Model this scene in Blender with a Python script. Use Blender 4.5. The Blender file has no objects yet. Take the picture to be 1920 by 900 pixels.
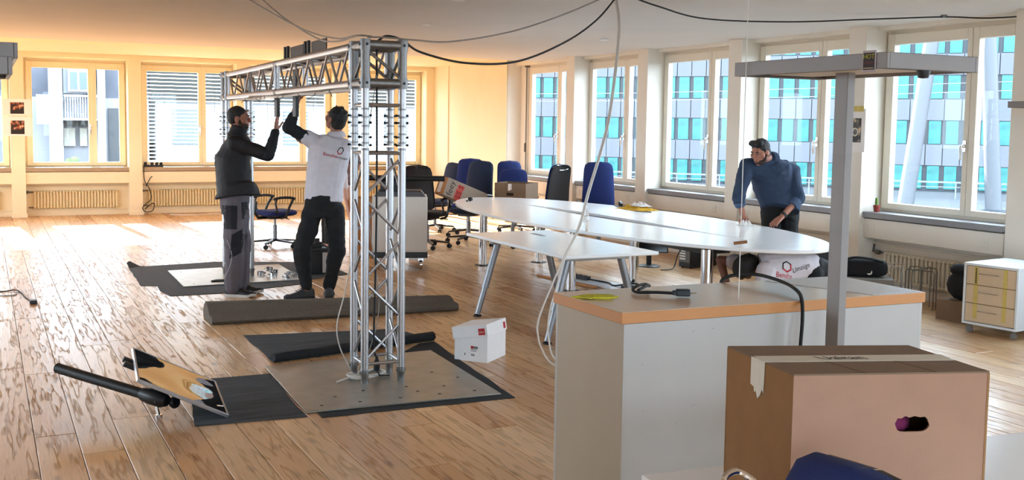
import bpy, bmesh, math, random
from mathutils import Vector, Matrix, Euler
random.seed(7)
S = bpy.context.scene
PI = math.pi

# ---------------------------------------------------------------- camera, sky, sun, exposure
def set_camera():
    yaw, pitch, roll = math.radians(26.7396), math.radians(4.8235), math.radians(0.8078)
    f = Vector((math.sin(yaw)*math.cos(pitch), math.cos(yaw)*math.cos(pitch), -math.sin(pitch)))
    r = Vector((math.cos(yaw), -math.sin(yaw), 0)); u = r.cross(f)
    r2 = math.cos(roll)*r + math.sin(roll)*u; u2 = -math.sin(roll)*r + math.cos(roll)*u
    cam = bpy.data.cameras.new('camera'); o = bpy.data.objects.new('camera', cam)
    S.collection.objects.link(o)
    m = Matrix((r2, u2, -f)).transposed().to_4x4(); m.translation = (0, 0, 1.65)
    o.matrix_world = m
    cam.sensor_width = 36; cam.lens = 1968.55/1920*36; cam.shift_y = -48.68/1920
    cam.clip_start = .05; cam.clip_end = 500
    S.camera = o
set_camera()
SKY = 7.0
SUN = 20.0
S.view_settings.view_transform = 'Standard'
S.view_settings.look = 'None'
S.view_settings.exposure = 1.0
S.view_settings.gamma = 1.0
S.view_settings.use_curve_mapping = False
S.cycles.max_bounces = 10; S.cycles.diffuse_bounces = 6; S.cycles.glossy_bounces = 5
S.cycles.transmission_bounces = 8; S.cycles.transparent_max_bounces = 24
S.cycles.sample_clamp_indirect = 8.0; S.cycles.caustics_reflective = False; S.cycles.caustics_refractive = False
S.cycles.use_denoising = True
w = bpy.data.worlds.new('sky'); S.world = w; w.use_nodes = True
wb = w.node_tree.nodes['Background']
wb.inputs['Color'].default_value = (.68, .83, 1.0, 1); wb.inputs['Strength'].default_value = SKY
sl = bpy.data.lights.new('sun', 'SUN'); sl.energy = SUN; sl.angle = math.radians(.6); sl.color = (1, .93, .83)
so = bpy.data.objects.new('sun', sl); S.collection.objects.link(so); so.location = (0, 40, 20)
so.rotation_euler = Vector((.165, -2.0, -1.0)).to_track_quat('-Z', 'Y').to_euler()
def portal(loc, rot, sx, sy):
    l = bpy.data.lights.new('window_portal', 'AREA'); l.shape = 'RECTANGLE'; l.size = sx; l.size_y = sy
    l.cycles.is_portal = True
    o = bpy.data.objects.new('window_portal', l); S.collection.objects.link(o); o.location = loc; o.rotation_euler = rot

# ---------------------------------------------------------------- helpers
COL = S.collection
def lin(h):
    h = h.lstrip('#'); v = [int(h[i:i+2], 16)/255 for i in (0, 2, 4)]
    return tuple(x/12.92 if x <= .04045 else ((x+.055)/1.055)**2.4 for x in v) + (1,)
MATS = {}
def mat(name, col, rough=.5, metal=0., noise=0., nscale=20., bump=0., bscale=80., spec=.5, stretch=None, coat=0., alpha=None):
    """principled material with optional procedural colour variation and fine relief"""
    if name in MATS: return MATS[name]
    m = bpy.data.materials.new(name); m.use_nodes = True; MATS[name] = m
    nt = m.node_tree; b = nt.nodes['Principled BSDF']
    c = lin(col) if isinstance(col, str) else tuple(col)+(1,)
    b.inputs['Base Color'].default_value = c
    b.inputs['Roughness'].default_value = rough; b.inputs['Metallic'].default_value = metal
    b.inputs['Specular IOR Level'].default_value = spec
    if coat: b.inputs['Coat Weight'].default_value = coat; b.inputs['Coat Roughness'].default_value = .08
    tc = nt.nodes.new('ShaderNodeTexCoord'); src = tc.outputs['Object']
    if stretch:
        mp = nt.nodes.new('ShaderNodeMapping'); mp.inputs['Scale'].default_value = stretch
        nt.links.new(src, mp.inputs[0]); src = mp.outputs[0]
    if noise:
        n = nt.nodes.new('ShaderNodeTexNoise'); n.inputs['Scale'].default_value = nscale; n.inputs['Detail'].default_value = 4
        nt.links.new(src, n.inputs['Vector'])
        r = nt.nodes.new('ShaderNodeMapRange'); r.inputs[3].default_value = 1-noise; r.inputs[4].default_value = 1+noise
        r.inputs[1].default_value = .25; r.inputs[2].default_value = .75
        nt.links.new(n.outputs['Fac'], r.inputs[0])
        x = nt.nodes.new('ShaderNodeVectorMath'); x.operation = 'SCALE'; x.inputs[0].default_value = c[:3]
        nt.links.new(r.outputs[0], x.inputs['Scale']); nt.links.new(x.outputs[0], b.inputs['Base Color'])
    if bump:
        n = nt.nodes.new('ShaderNodeTexNoise'); n.inputs['Scale'].default_value = bscale; n.inputs['Detail'].default_value = 3
        nt.links.new(src, n.inputs['Vector'])
        p = nt.nodes.new('ShaderNodeBump'); p.inputs['Strength'].default_value = bump; p.inputs['Distance'].default_value = .01
        nt.links.new(n.outputs['Fac'], p.inputs['Height']); nt.links.new(p.outputs[0], b.inputs['Normal'])
    return m
def glass_mat(name, tint=(1, 1, 1), refl=1.0):
    """thin pane: clear with a fresnel reflection"""
    if name in MATS: return MATS[name]
    m = bpy.data.materials.new(name); m.use_nodes = True; MATS[name] = m; nt = m.node_tree; nt.nodes.clear()
    o = nt.nodes.new('ShaderNodeOutputMaterial'); t = nt.nodes.new('ShaderNodeBsdfTransparent'); g = nt.nodes.new('ShaderNodeBsdfGlossy')
    t.inputs[0].default_value = tuple(tint)+(1,); g.inputs['Roughness'].default_value = .01
    fr = nt.nodes.new('ShaderNodeLayerWeight'); fr.inputs[0].default_value = .5
    pw = nt.nodes.new('ShaderNodeMath'); pw.operation = 'POWER'; pw.inputs[1].default_value = 5
    mu = nt.nodes.new('ShaderNodeMath'); mu.operation = 'MULTIPLY_ADD'; mu.inputs[1].default_value = .9*refl; mu.inputs[2].default_value = .03*refl
    mx = nt.nodes.new('ShaderNodeMixShader'); nt.links.new(fr.outputs['Facing'], pw.inputs[0]); nt.links.new(pw.outputs[0], mu.inputs[0]); nt.links.new(mu.outputs[0], mx.inputs[0])
    nt.links.new(t.outputs[0], mx.inputs[1]); nt.links.new(g.outputs[0], mx.inputs[2]); nt.links.new(mx.outputs[0], o.inputs[0])
    return m

class MB:
    """collects shapes into one mesh"""
    def __init__(s): s.v = []; s.f = []; s.mi = []; s.M = Matrix.Identity(4); s.slot = 0
    def add(s, vs, fs):
        b = len(s.v); s.v += [tuple(s.M @ Vector(p)) for p in vs]
        s.f += [tuple(b+i for i in f) for f in fs]; s.mi += [s.slot]*len(fs); return s
    def box(s, c, d, rz=0, R=None):
        x, y, z = d[0]/2, d[1]/2, d[2]/2
        R = R or Matrix.Rotation(rz, 3, 'Z')
        vs = [Vector(c)+R @ Vector(p) for p in ((-x,-y,-z),(x,-y,-z),(x,y,-z),(-x,y,-z),(-x,-y,z),(x,-y,z),(x,y,z),(-x,y,z))]
        return s.add(vs, [(0,3,2,1),(4,5,6,7),(0,1,5,4),(1,2,6,5),(2,3,7,6),(3,0,4,7)])
    def bb(s, x0, x1, y0, y1, z0, z1): return s.box(((x0+x1)/2,(y0+y1)/2,(z0+z1)/2),(x1-x0,y1-y0,z1-z0))
    def rings(s, rings, cap=True, closed=False):
        n = len(rings[0]); vs = [p for r in rings for p in r]; fs = []
        m = len(rings)
        for i in range(m if closed else m-1):
            j = (i+1) % m
            for k in range(n):
                l = (k+1) % n; fs.append((i*n+k, i*n+l, j*n+l, j*n+k))
        if cap and not closed:
            fs.append(tuple(range(n-1, -1, -1))); fs.append(tuple((m-1)*n+k for k in range(n)))
        return s.add(vs, fs)
    def path(s, pts, r, n=8, cap=True, closed=False):
        pts = [Vector(p) for p in pts]; rs = r if isinstance(r, (list, tuple)) else [r]*len(pts)
        R = []; up = None; m = len(pts)
        for i, p in enumerate(pts):
            if closed: t = (pts[(i+1) % m]-pts[i-1])
            else: t = (pts[min(i+1, m-1)]-pts[max(i-1, 0)])
            t.normalize()
            if up is None: up = Vector((0,0,1)) if abs(t.z) < .9 else Vector((1,0,0))
            a = t.cross(up).normalized(); up = a.cross(t).normalized()
            R.append([p+rs[i]*(math.cos(2*PI*k/n)*a+math.sin(2*PI*k/n)*up) for k in range(n)])
        return s.rings(R, cap, closed)
    def tube(s, a, b, r, n=12, r2=None): return s.path([a, b], [r, r if r2 is None else r2], n)
    def lathe(s, prof, c=(0,0,0), n=16, axis=None):
        c = Vector(c); A = Matrix.Identity(3) if axis is None else Vector((0,0,1)).rotation_difference(Vector(axis)).to_matrix()
        return s.rings([[c+A @ Vector((max(r,1e-4)*math.cos(2*PI*k/n), max(r,1e-4)*math.sin(2*PI*k/n), z)) for k in range(n)] for r, z in prof])
    def prism(s, poly, z0, z1):
        n = len(poly)
        if sum(poly[i][0]*poly[(i+1) % n][1]-poly[(i+1) % n][0]*poly[i][1] for i in range(n)) < 0: poly = poly[::-1]
        vs = [(x, y, z0) for x, y in poly]+[(x, y, z1) for x, y in poly]
        fs = [tuple(range(n-1, -1, -1)), tuple(range(n, 2*n))]+[(i, (i+1) % n, n+(i+1) % n, n+i) for i in range(n)]
        return s.add(vs, fs)
    def ell(s, c, r, n=16, R=None):
        c = Vector(c); R = R or Matrix.Identity(3); m = n//2
        if not isinstance(r, (tuple, list)): r = (r, r, r)
        rg = []
        for i in range(m+1):
            a = PI*i/m; sr = max(math.sin(a), .02)
            rg.append([c+R @ Vector((r[0]*sr*math.cos(2*PI*k/n), r[1]*sr*math.sin(2*PI*k/n), -r[2]*math.cos(a))) for k in range(n)])
        return s.rings(rg)
    def cap_seg(s, a, b, r0, r1=None, n=12):
        """tapered limb with round ends"""
        r1 = r0 if r1 is None else r1; a = Vector(a); b = Vector(b); t = (b-a); L = t.length
        if L < 1e-6: return s.ell(a, r0, n)
        t /= L; pts = []; rs = []
        for k in range(4): q = PI/2*(1-k/4); pts.append(a-t*r0*math.sin(q)); rs.append(max(r0*math.cos(q), .001))
        pts += [a, a.lerp(b, .5), b]; rs += [r0, (r0+r1)/2, r1]
        for k in range(1, 5): q = PI/2*k/4; pts.append(b+t*r1*math.sin(q)); rs.append(max(r1*math.cos(q), .001))
        return s.path(pts, rs, n)
    def mesh(s, name, mats, smooth=40):
        me = bpy.data.meshes.new(name); me.from_pydata(s.v, [], s.f)
        for m in (mats if isinstance(mats, (list, tuple)) else [mats]): me.materials.append(m)
        if any(s.mi): me.polygons.foreach_set('material_index', s.mi)
        if smooth:
            me.polygons.foreach_set('use_smooth', [True]*len(me.polygons)); me.update()
            me.set_sharp_from_angle(angle=math.radians(smooth))
        me.update(); return me
    def build(s, name, mats, parent=None, loc=None, rot=None, bevel=0, smooth=40, seg=2):
        return link(name, s.mesh(name, mats, smooth), parent, loc, rot, bevel, seg)
def link(name, me, parent=None, loc=None, rot=None, bevel=0, seg=2):
    o = bpy.data.objects.new(name, me); COL.objects.link(o)
    if parent: o.parent = parent
    if loc is not None: o.location = loc
    if rot is not None: o.rotation_euler = rot
    if bevel:
        b = o.modifiers.new('bevel', 'BEVEL'); b.width = bevel; b.segments = seg; b.limit_method = 'ANGLE'; b.angle_limit = math.radians(40)
        b.harden_normals = False
    return o
def tag(o, label=None, cat=None, group=None, kind=None):
    if label: o['label'] = label
    if cat: o['category'] = cat
    if group: o['group'] = group
    if kind: o['kind'] = kind
    return o
def thing(name, label, cat, loc=(0,0,0), rz=0, group=None):
    o = bpy.data.objects.new(name, None); COL.objects.link(o); o.location = loc; o.rotation_euler = (0,0,rz); o.empty_display_size = .1
    return tag(o, label, cat, group)
def struct(name, loc=(0,0,0), rot=(0,0,0)):
    o = bpy.data.objects.new(name, None); COL.objects.link(o); o.location = loc; o.rotation_euler = rot; o.empty_display_size = .1
    return tag(o, kind='structure')
def kids(o): return [c for c in COL.objects if c.parent == o]
def dup(o, parent=None):
    c = o.copy(); COL.objects.link(c)
    if parent: c.parent = parent
    for k in kids(o): dup(k, c)
    return c
def spline(pts, n=8):
    """catmull-rom through points"""
    P = [Vector(p) for p in pts]; P = [2*P[0]-P[1]]+P+[2*P[-1]-P[-2]]; out = []
    for i in range(1, len(P)-2):
        a, b, c, d = P[i-1:i+3]
        for k in range(n):
            t = k/n; out.append(.5*((2*b)+(c-a)*t+(2*a-5*b+4*c-d)*t*t+(3*b-3*c+d-a)*t**3))
    return out+[P[-2]]
def text_mesh(txt, size, shear=0, extrude=.0006):
    c = bpy.data.curves.new('lettering', 'FONT'); c.body = txt; c.size = size; c.shear = shear; c.align_x = 'CENTER'; c.align_y = 'CENTER'
    c.extrude = extrude; c.resolution_u = 3
    o = bpy.data.objects.new('lettering', c); COL.objects.link(o)
    dg = bpy.context.evaluated_depsgraph_get(); me = bpy.data.meshes.new_from_object(o.evaluated_get(dg))
    bpy.data.objects.remove(o); bpy.data.curves.remove(c); me.name = 'lettering'; return me
def frame_matrix(o, right, up):
    r = Vector(right).normalized(); u = Vector(up); u = (u-u.dot(r)*r).normalized(); n = r.cross(u)
    m = Matrix((r, u, n)).transposed().to_4x4(); m.translation = o; return m
def put_text(txt, size, m, material, parent=None, shear=0, name='lettering', extrude=.0006):
    me = text_mesh(txt, size, shear, extrude); me.materials.clear(); me.materials.append(material)
    o = bpy.data.objects.new(name, me); COL.objects.link(o)
    if parent: o.parent = parent
    o.matrix_local = m; return o
def pillow(w0, w1, h, t, nu=12, nv=12, curve=0., p=6, bend=0.):
    """upholstered pad: x width (w0 bottom, w1 top), z height 0..h, thickness t along y"""
    m = MB(); F = []; B = []
    for j in range(nv+1):
        v = -math.cos(PI*j/nv); wv = (w0+(w1-w0)*(v+1)/2)/2*max(1-abs(v)**p, .0)**.28+.004
        z = h*(v+1)/2
        rf = []; rb = []
        for i in range(nu+1):
            u = -math.cos(PI*i/nu); th = t/2*max((1-abs(u)**4)*(1-abs(v)**8), .03)**.5
            y0 = curve*u*u+bend*v*v
            rf.append((u*wv, y0-th, z)); rb.append((u*wv, y0+th, z))
        F.append(rf+rb[::-1])
    m.rings(F); return m
# ---------------------------------------------------------------- materials
def wood_floor():
    m = bpy.data.materials.new('oak_plank'); m.use_nodes = True; nt = m.node_tree; N = nt.nodes; L = nt.links
    b = N['Principled BSDF']
    geo = N.new('ShaderNodeNewGeometry'); oi = N.new('ShaderNodeObjectInfo')
    ad = N.new('ShaderNodeMath'); ad.operation = 'ADD'; L.new(geo.outputs['Random Per Island'], ad.inputs[0]); L.new(oi.outputs['Random'], ad.inputs[1])
    fr = N.new('ShaderNodeMath'); fr.operation = 'FRACT'; L.new(ad.outputs[0], fr.inputs[0])
    off = N.new('ShaderNodeVectorMath'); off.operation = 'SCALE'; off.inputs[0].default_value = (13.7, 31.1, 5.3); L.new(fr.outputs[0], off.inputs['Scale'])
    pos = N.new('ShaderNodeVectorMath'); pos.operation = 'ADD'; L.new(geo.outputs['Position'], pos.inputs[0]); L.new(off.outputs[0], pos.inputs[1])
    mp = N.new('ShaderNodeMapping'); mp.inputs['Scale'].default_value = (9, .75, 1); L.new(pos.outputs[0], mp.inputs[0])
    big = N.new('ShaderNodeTexNoise'); big.inputs['Scale'].default_value = 1.3; big.inputs['Detail'].default_value = 3; big.inputs['Roughness'].default_value = .55; L.new(mp.outputs[0], big.inputs['Vector'])
    ring = N.new('ShaderNodeMath'); ring.operation = 'MULTIPLY'; ring.inputs[1].default_value = 34; L.new(big.outputs['Fac'], ring.inputs[0])
    sn = N.new('ShaderNodeMath'); sn.operation = 'SINE'; L.new(ring.outputs[0], sn.inputs[0])
    mp2 = N.new('ShaderNodeMapping'); mp2.inputs['Scale'].default_value = (60, 2.5, 1); L.new(pos.outputs[0], mp2.inputs[0])
    fine = N.new('ShaderNodeTexNoise'); fine.inputs['Scale'].default_value = 2; fine.inputs['Detail'].default_value = 4; L.new(mp2.outputs[0], fine.inputs['Vector'])
    mp3 = N.new('ShaderNodeMapping'); mp3.inputs['Scale'].default_value = (7, 2.2, 1); L.new(pos.outputs[0], mp3.inputs[0])
    kn = N.new('ShaderNodeTexVoronoi'); kn.inputs['Scale'].default_value = 1.2; L.new(mp3.outputs[0], kn.inputs['Vector'])
    kr = N.new('ShaderNodeMapRange'); kr.inputs[1].default_value = .05; kr.inputs[2].default_value = .22; kr.inputs[3].default_value = 1; kr.inputs[4].default_value = 0; L.new(kn.outputs['Distance'], kr.inputs[0])
    # base colour by plank, then grain, then knots
    cr = N.new('ShaderNodeValToRGB'); e = cr.color_ramp.elements; e[0].position = 0; e[0].color = lin('#b78656'); e[1].position = 1; e[1].color = lin('#d8b58b')
    x = e.new(.5); x.color = lin('#c89e72'); L.new(fr.outputs[0], cr.inputs[0])
    g1 = N.new('ShaderNodeMapRange'); g1.inputs[1].default_value = .4; g1.inputs[2].default_value = 1; g1.inputs[3].default_value = 1.03; g1.inputs[4].default_value = .80; L.new(sn.outputs[0], g1.inputs[0])
    g2 = N.new('ShaderNodeMapRange'); g2.inputs[1].default_value = .3; g2.inputs[2].default_value = .7; g2.inputs[3].default_value = .88; g2.inputs[4].default_value = 1.12; L.new(fine.outputs['Fac'], g2.inputs[0])
    mu = N.new('ShaderNodeMath'); mu.operation = 'MULTIPLY'; L.new(g1.outputs[0], mu.inputs[0]); L.new(g2.outputs[0], mu.inputs[1])
    sc = N.new('ShaderNodeVectorMath'); sc.operation = 'SCALE'; L.new(cr.outputs[0], sc.inputs[0]); L.new(mu.outputs[0], sc.inputs['Scale'])
    mx = N.new('ShaderNodeMixRGB'); mx.inputs[2].default_value = lin('#5a3114'); L.new(sc.outputs[0], mx.inputs[1])
    kf = N.new('ShaderNodeMath'); kf.operation = 'MULTIPLY'; kf.inputs[1].default_value = .55; L.new(kr.outputs[0], kf.inputs[0]); L.new(kf.outputs[0], mx.inputs[0])
    L.new(mx.outputs[0], b.inputs['Base Color'])
    ln = N.new('ShaderNodeMapRange'); ln.inputs[1].default_value = .45; ln.inputs[2].default_value = .95; ln.inputs[3].default_value = 0; ln.inputs[4].default_value = 1; L.new(sn.outputs[0], ln.inputs[0])
    pt = N.new('ShaderNodeMapRange'); pt.inputs[1].default_value = .45; pt.inputs[2].default_value = .6; pt.inputs[3].default_value = .25; pt.inputs[4].default_value = 1; L.new(fine.outputs['Fac'], pt.inputs[0])
    lp = N.new('ShaderNodeMath'); lp.operation = 'MULTIPLY'; L.new(ln.outputs[0], lp.inputs[0]); L.new(pt.outputs[0], lp.inputs[1])
    rr = N.new('ShaderNodeMapRange'); rr.inputs[3].default_value = .30; rr.inputs[4].default_value = .6; L.new(lp.outputs[0], rr.inputs[0])
    L.new(rr.outputs[0], b.inputs['Roughness'])
    sp = N.new('ShaderNodeMapRange'); sp.inputs[3].default_value = 1.0; sp.inputs[4].default_value = .1; L.new(lp.outputs[0], sp.inputs[0]); L.new(sp.outputs[0], b.inputs['Specular IOR Level'])
    hm = N.new('ShaderNodeMath'); hm.operation = 'ADD'; L.new(sn.outputs[0], hm.inputs[0]); L.new(fine.outputs['Fac'], hm.inputs[1])
    bp = N.new('ShaderNodeBump'); bp.inputs['Strength'].default_value = .10; bp.inputs['Distance'].default_value = .003; L.new(hm.outputs[0], bp.inputs['Height']); L.new(bp.outputs[0], b.inputs['Normal'])
    return m
OAK = wood_floor()
WARMW = mat('bounce_tinted_wall_paint', '#efe0bf', .85, noise=.03, nscale=3, bump=.05, bscale=120)  # off-white paint; sunlight bounced off the floor is put into its colour
WHITEW = mat('white_wall_paint', '#e9e1d4', .85, noise=.03, nscale=3, bump=.05, bscale=120)
CEIL = mat('ceiling_paint', '#ded8d0', .9, noise=.03, nscale=1.2)
CREAMT = mat('cream_lacquer', '#eadbb8', .45, noise=.02)
WHITET = mat('white_lacquer', '#e4dac8', .42, noise=.02)
SILLG = mat('grey_stone_sill', '#8b8a8c', .4, noise=.08, nscale=40)
SILLB = mat('warm_stone_sill', '#a58f74', .5, noise=.08, nscale=40)
RAD = mat('radiator_enamel', '#efdcae', .4, noise=.02)
RADW = mat('radiator_enamel_white', '#e6dcc6', .4, noise=.02)
DARKGAP = mat('dark_gap', '#2a2622', .8)
STEELROD = mat('grey_steel_rod', '#6d6a66', .45, metal=.6)
GLASS = glass_mat('window_glass', (.97, .99, .985), .5)
ALU = mat('brushed_aluminium', '#b2b1b3', .36, metal=1., noise=.06, nscale=60, bump=.03, bscale=300)
ALUC = mat('cast_aluminium', '#8f8e8e', .45, metal=1., noise=.1, nscale=60, bump=.12, bscale=220)
GALV = mat('galvanised_plate', '#a9a79f', .42, metal=.85, noise=.12, nscale=9, bump=.03, bscale=50)
CHROME = mat('chrome', '#e6e6e8', .08, metal=1.)
BLACKP = mat('black_plastic', '#17171a', .42, noise=.1)
BLACKR = mat('black_rubber', '#121212', .7)
BLACKM = mat('black_metal', '#0d0d0f', .5)
FELT = mat('charcoal_felt_mat', '#3a3e43', .95, noise=.6, nscale=3.2, bump=.8, bscale=10, stretch=(.8, 9, 6))
FELTD = mat('dark_mat_edge', '#1c1e21', .95, noise=.2, nscale=30, bump=.3, bscale=150)
FELTB = mat('taupe_felt_roll', '#655c52', .95, noise=.15, nscale=60, bump=.3, bscale=200)
FELTG = mat('grey_felt_mat', '#4b4e52', .95, noise=.16, nscale=20, bump=.4, bscale=120)
TABLEW = mat('white_laminate', '#f3f5f8', .22, noise=.015, nscale=8)
EDGEB = mat('beige_table_edge', '#c2b49d', .5)
STEELG = mat('grey_powder_steel', '#8b8d91', .38, metal=.7)
CARD = mat('brown_cardboard_shaded', '#906840', .85, noise=.06, nscale=20, bump=.08, bscale=150)  # moving box sides: shade of these faces is put into the colour
CARDP = mat('brown_cardboard_lit', '#a37c66', .85, noise=.05, nscale=14, bump=.06, bscale=150)  # moving box front: same cardboard, coloured paler as the lit face
CARDD = mat('dark_cardboard', '#7d654f', .88, noise=.07, nscale=20)
CARDI = mat('box_inside', '#241712', .9)
WHITEB = mat('white_paperboard', '#eceaea', .6, noise=.02)
PAPER = mat('white_paper', '#efe9e4', .8)
REDP = mat('red_print', '#b3161c', .6)
BLACKI = mat('black_ink', '#17161a', .7)
YEL = mat('yellow_paper', '#c8c22a', .8, noise=.06)
YELT = mat('yellow_tape', '#cdb865', .6, noise=.08)
BEECH = mat('beech_edge', '#c0824a', .45, noise=.08, nscale=30, stretch=(1, 12, 12))
BEECHT = mat('beech_veneer_top', '#c3a68a', .2, noise=.05, nscale=20, stretch=(1.5, 14, 8))
GREYP = mat('light_grey_panel', '#b1aeaa', .38, noise=.03, nscale=6)
LAMPG = mat('warm_grey_lamp', '#837c79', .45, metal=.25, noise=.03)
LAMPL = mat('pale_lamp_side', '#c9c4c8', .4, metal=.2)
BLUE = mat('royal_blue_fabric', '#1a2a62', .95, noise=.12, nscale=90, bump=.25, bscale=300)
BLUED = mat('dark_blue_fabric', '#1c2840', .95, noise=.12, nscale=90, bump=.25, bscale=300)
BLUEN = mat('navy_fabric', '#16223c', .95, noise=.14, nscale=120, bump=.3, bscale=300)
BLACKF = mat('black_fabric', '#1b191d', .95, noise=.15, nscale=80, bump=.25, bscale=200)
WHITEPL = mat('white_plastic', '#ece9e4', .4)
CABLEG = mat('grey_cable', '#97918b', .5)
CABLEW = mat('white_cable', '#ded9d2', .5)
# ---------------------------------------------------------------- floor and ceiling
CF = Vector((math.sin(math.radians(26.74)), math.cos(math.radians(26.74)), 0)); CR = Vector((CF.y, -CF.x, 0))
def floor():
    m = MB(); m.bb(-5.1, 8.6, -3.1, 19.9, -.2, -.02)
    f = tag(m.build('floor', DARKGAP, smooth=0), kind='structure')
    W = .2; g = .0012; cache = {}
    def plank_mesh(l):
        if l not in cache:
            b = MB(); w2, l2 = W/2-g, l/2-g; c = .003
            b.rings([[(-w2,-l2,-.02),(w2,-l2,-.02),(w2,l2,-.02),(-w2,l2,-.02)], [(-w2,-l2,-c),(w2,-l2,-c),(w2,l2,-c),(-w2,l2,-c)],
                     [(-w2+c,-l2+c,0),(w2-c,-l2+c,0),(w2-c,l2-c,0),(-w2+c,l2-c,0)]])
            cache[l] = b.mesh('plank', OAK, smooth=0)
        return cache[l]
    R = random.Random(3); P = []
    x = -5.0
    while x < 8.4:
        y = -3.1-R.random()*1.8
        while y < 19.8:
            l = R.choice((1.5, 1.8, 2.1, 2.4)); P.append((x+W/2, y+l/2, l)); y += l
        x += W
    def key(p):
        v = Vector((p[0], p[1], 0)); a = v.dot(CF); s = v.dot(CR)
        if a < 3.2 or abs(s)/a > .52+.5*p[2]/a: return 1e9
        return a
    P.sort(key=key)
    for i, (px, py, l) in enumerate(P[:300]):
        link('plank', plank_mesh(l), f, (px, py, R.uniform(-.0004, .0004)))
    b = MB()
    for px, py, l in P[300:]:
        me = plank_mesh(l); b.M = Matrix.Translation((px, py, 0)); b.add([v.co for v in me.vertices], [tuple(q.vertices) for q in me.polygons])
    tag(b.build('plank', OAK, f, smooth=0), kind='stuff')
floor()
m = MB(); m.bb(-5.1, 8.6, -3.1, 15.3, 2.70, 2.95)
ceil = tag(m.build('ceiling', CEIL, smooth=0), kind='structure')
m = MB(); m.bb(-5.1, 8.6, 15.3, 19.9, 2.765, 2.95); m.build('ceiling_strip', WARMW, ceil, smooth=0)  # coloured warm like the back wall to stand for bounced sunlight
for x, y in ((1.2, 8.9), (3.6, 8.2), (4.2, 10.4), (6.7, 10.9), (6.7, 12.0)):
    m = MB(); m.lathe([(.0, .0), (.05, .0), (.05, .008), (.035, .012)], n=20); m.build('ceiling_cap', WHITEPL, ceil, (x, y, 2.688))

# ---------------------------------------------------------------- windows
def sash(m, x0, x1, z0, z1, bl, br, bb_, bt, y0, y1):
    m.bb(x0, x0+bl, y0, y1, z0, z1); m.bb(x1-br, x1, y0, y1, z0, z1)
    m.bb(x0+bl, x1-br, y0, y1, z0, z0+bb_); m.bb(x0+bl, x1-br, y0, y1, z1-bt, z1)
WW, WH, WZ = 1.575, 1.765, .855
def win_parts(mt):
    P = []
    m = MB(); sash(m, 0, 1.033, 0, WH, .094, .056, .06, .105, -.035, .04); P.append(('sash', m.mesh('sash', mt, 0), .004))
    m = MB(); sash(m, 1.037, WW, 0, WH, .071, .096, .06, .105, -.035, .04); P.append(('sash', m.mesh('sash', mt, 0), .004))
    m = MB(); sash(m, -.05, WW+.04, -.045, WH+.06, .06, .05, .055, .07, 0, .05); P.append(('outer_frame', m.mesh('outer_frame', mt, 0), .003))
    m = MB(); m.bb(.09, .98, .02, .028, .055, WH-.10); P.append(('pane', m.mesh('pane', GLASS, 0), 0))
    m = MB(); m.bb(1.105, 1.483, .02, .028, .055, WH-.10); P.append(('pane', m.mesh('pane', GLASS, 0), 0))
    m = MB(); m.lathe([(0,0),(.018,0),(.018,.012),(.012,.02),(.01,.05),(0,.05)], (1.0,-.035,.66), 12, (0,-1,0)); m.bb(.985, 1.015, -.043, -.035, .61, .71)
    m.path(spline([(1.0,-.08,.665),(1.0,-.09,.64),(1.0,-.088,.6),(1.0,-.085,.53)], 4), .011, 8); P.append(('handle', m.mesh('handle', CHROME), 0))
    m = MB()
    for z in (.22, 1.5): m.tube((WW-.012,-.045,z), (WW-.012,-.045,z+.07), .011, 10)
    P.append(('hinge', m.mesh('hinge', mt), 0))
    return P
WPB = win_parts(CREAMT); WPR = win_parts(WHITET)
SLAT = None
def blind(par, n=25):
    global SLAT
    if SLAT is None:
        m = MB(); a = math.radians(14); pr = []
        for k in range(7): t = k/6-.5; pr.append((t*.078*math.cos(a), t*.078*math.sin(a)+.006*(1-4*t*t)))
        R0 = [(.02, y, z) for y, z in pr]+[(.02, y, z-.0015) for y, z in pr[::-1]]
        m.rings([R0, [(1.53, y, z) for _, y, z in R0]]); SLAT = m.mesh('slat', mat('white_blind_slat', '#e8e6e0', .5), 30)
    b = bpy.data.objects.new('venetian_blind', None); COL.objects.link(b); b.parent = par; b.location = (0, .2, 0)
    for k in range(n): link('slat', SLAT, b, (.0, 0, .07+k*.0675))
    for x in (.42, 1.3):
        m = MB(); m.tube((x, -.042, .05), (x, -.042, 1.73), .003, 6); m.build('cord', DARKGAP, b)
    return b
SEC = {}
def radiator(par, x0, n, y, z0, z1, mt, pitch=.05):
    if mt.name not in SEC:
        m = MB(); h = z1-z0
        for yy in (-.03, .03):
            m.path([(0,yy,.03),(0,yy,h-.03)], .0145, 8)
        for z in (.022, h-.022):
            m.ell((0,0,z), (.0262,.058,.024), 12); 
        SEC[mt.name] = m.mesh('section', mt, 50)
    r = bpy.data.objects.new('radiator', None); COL.objects.link(r); r.parent = par; r.location = (x0, y, z0)
    for k in range(n): link('section', SEC[mt.name], r, (k*pitch, 0, 0))
    m = MB(); h = z1-z0
    m.tube((-.1,0,h-.022), (-.02,0,h-.022), .012, 8); m.lathe([(.0,0),(.022,0),(.026,.03),(.02,.05),(0,.05)], (-.1,0,h-.022), 10, (-1,0,0))
    m.path([(-.15,.0,h-.022),(-.19,.0,h-.022),(-.19,.02,h+.08)], .01, 8); m.path([(-.02,0,.022),(-.08,0,.022),(-.1,.03,.022)], .01, 8)
    m.build('valve', STEELROD, r)
    return r
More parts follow.
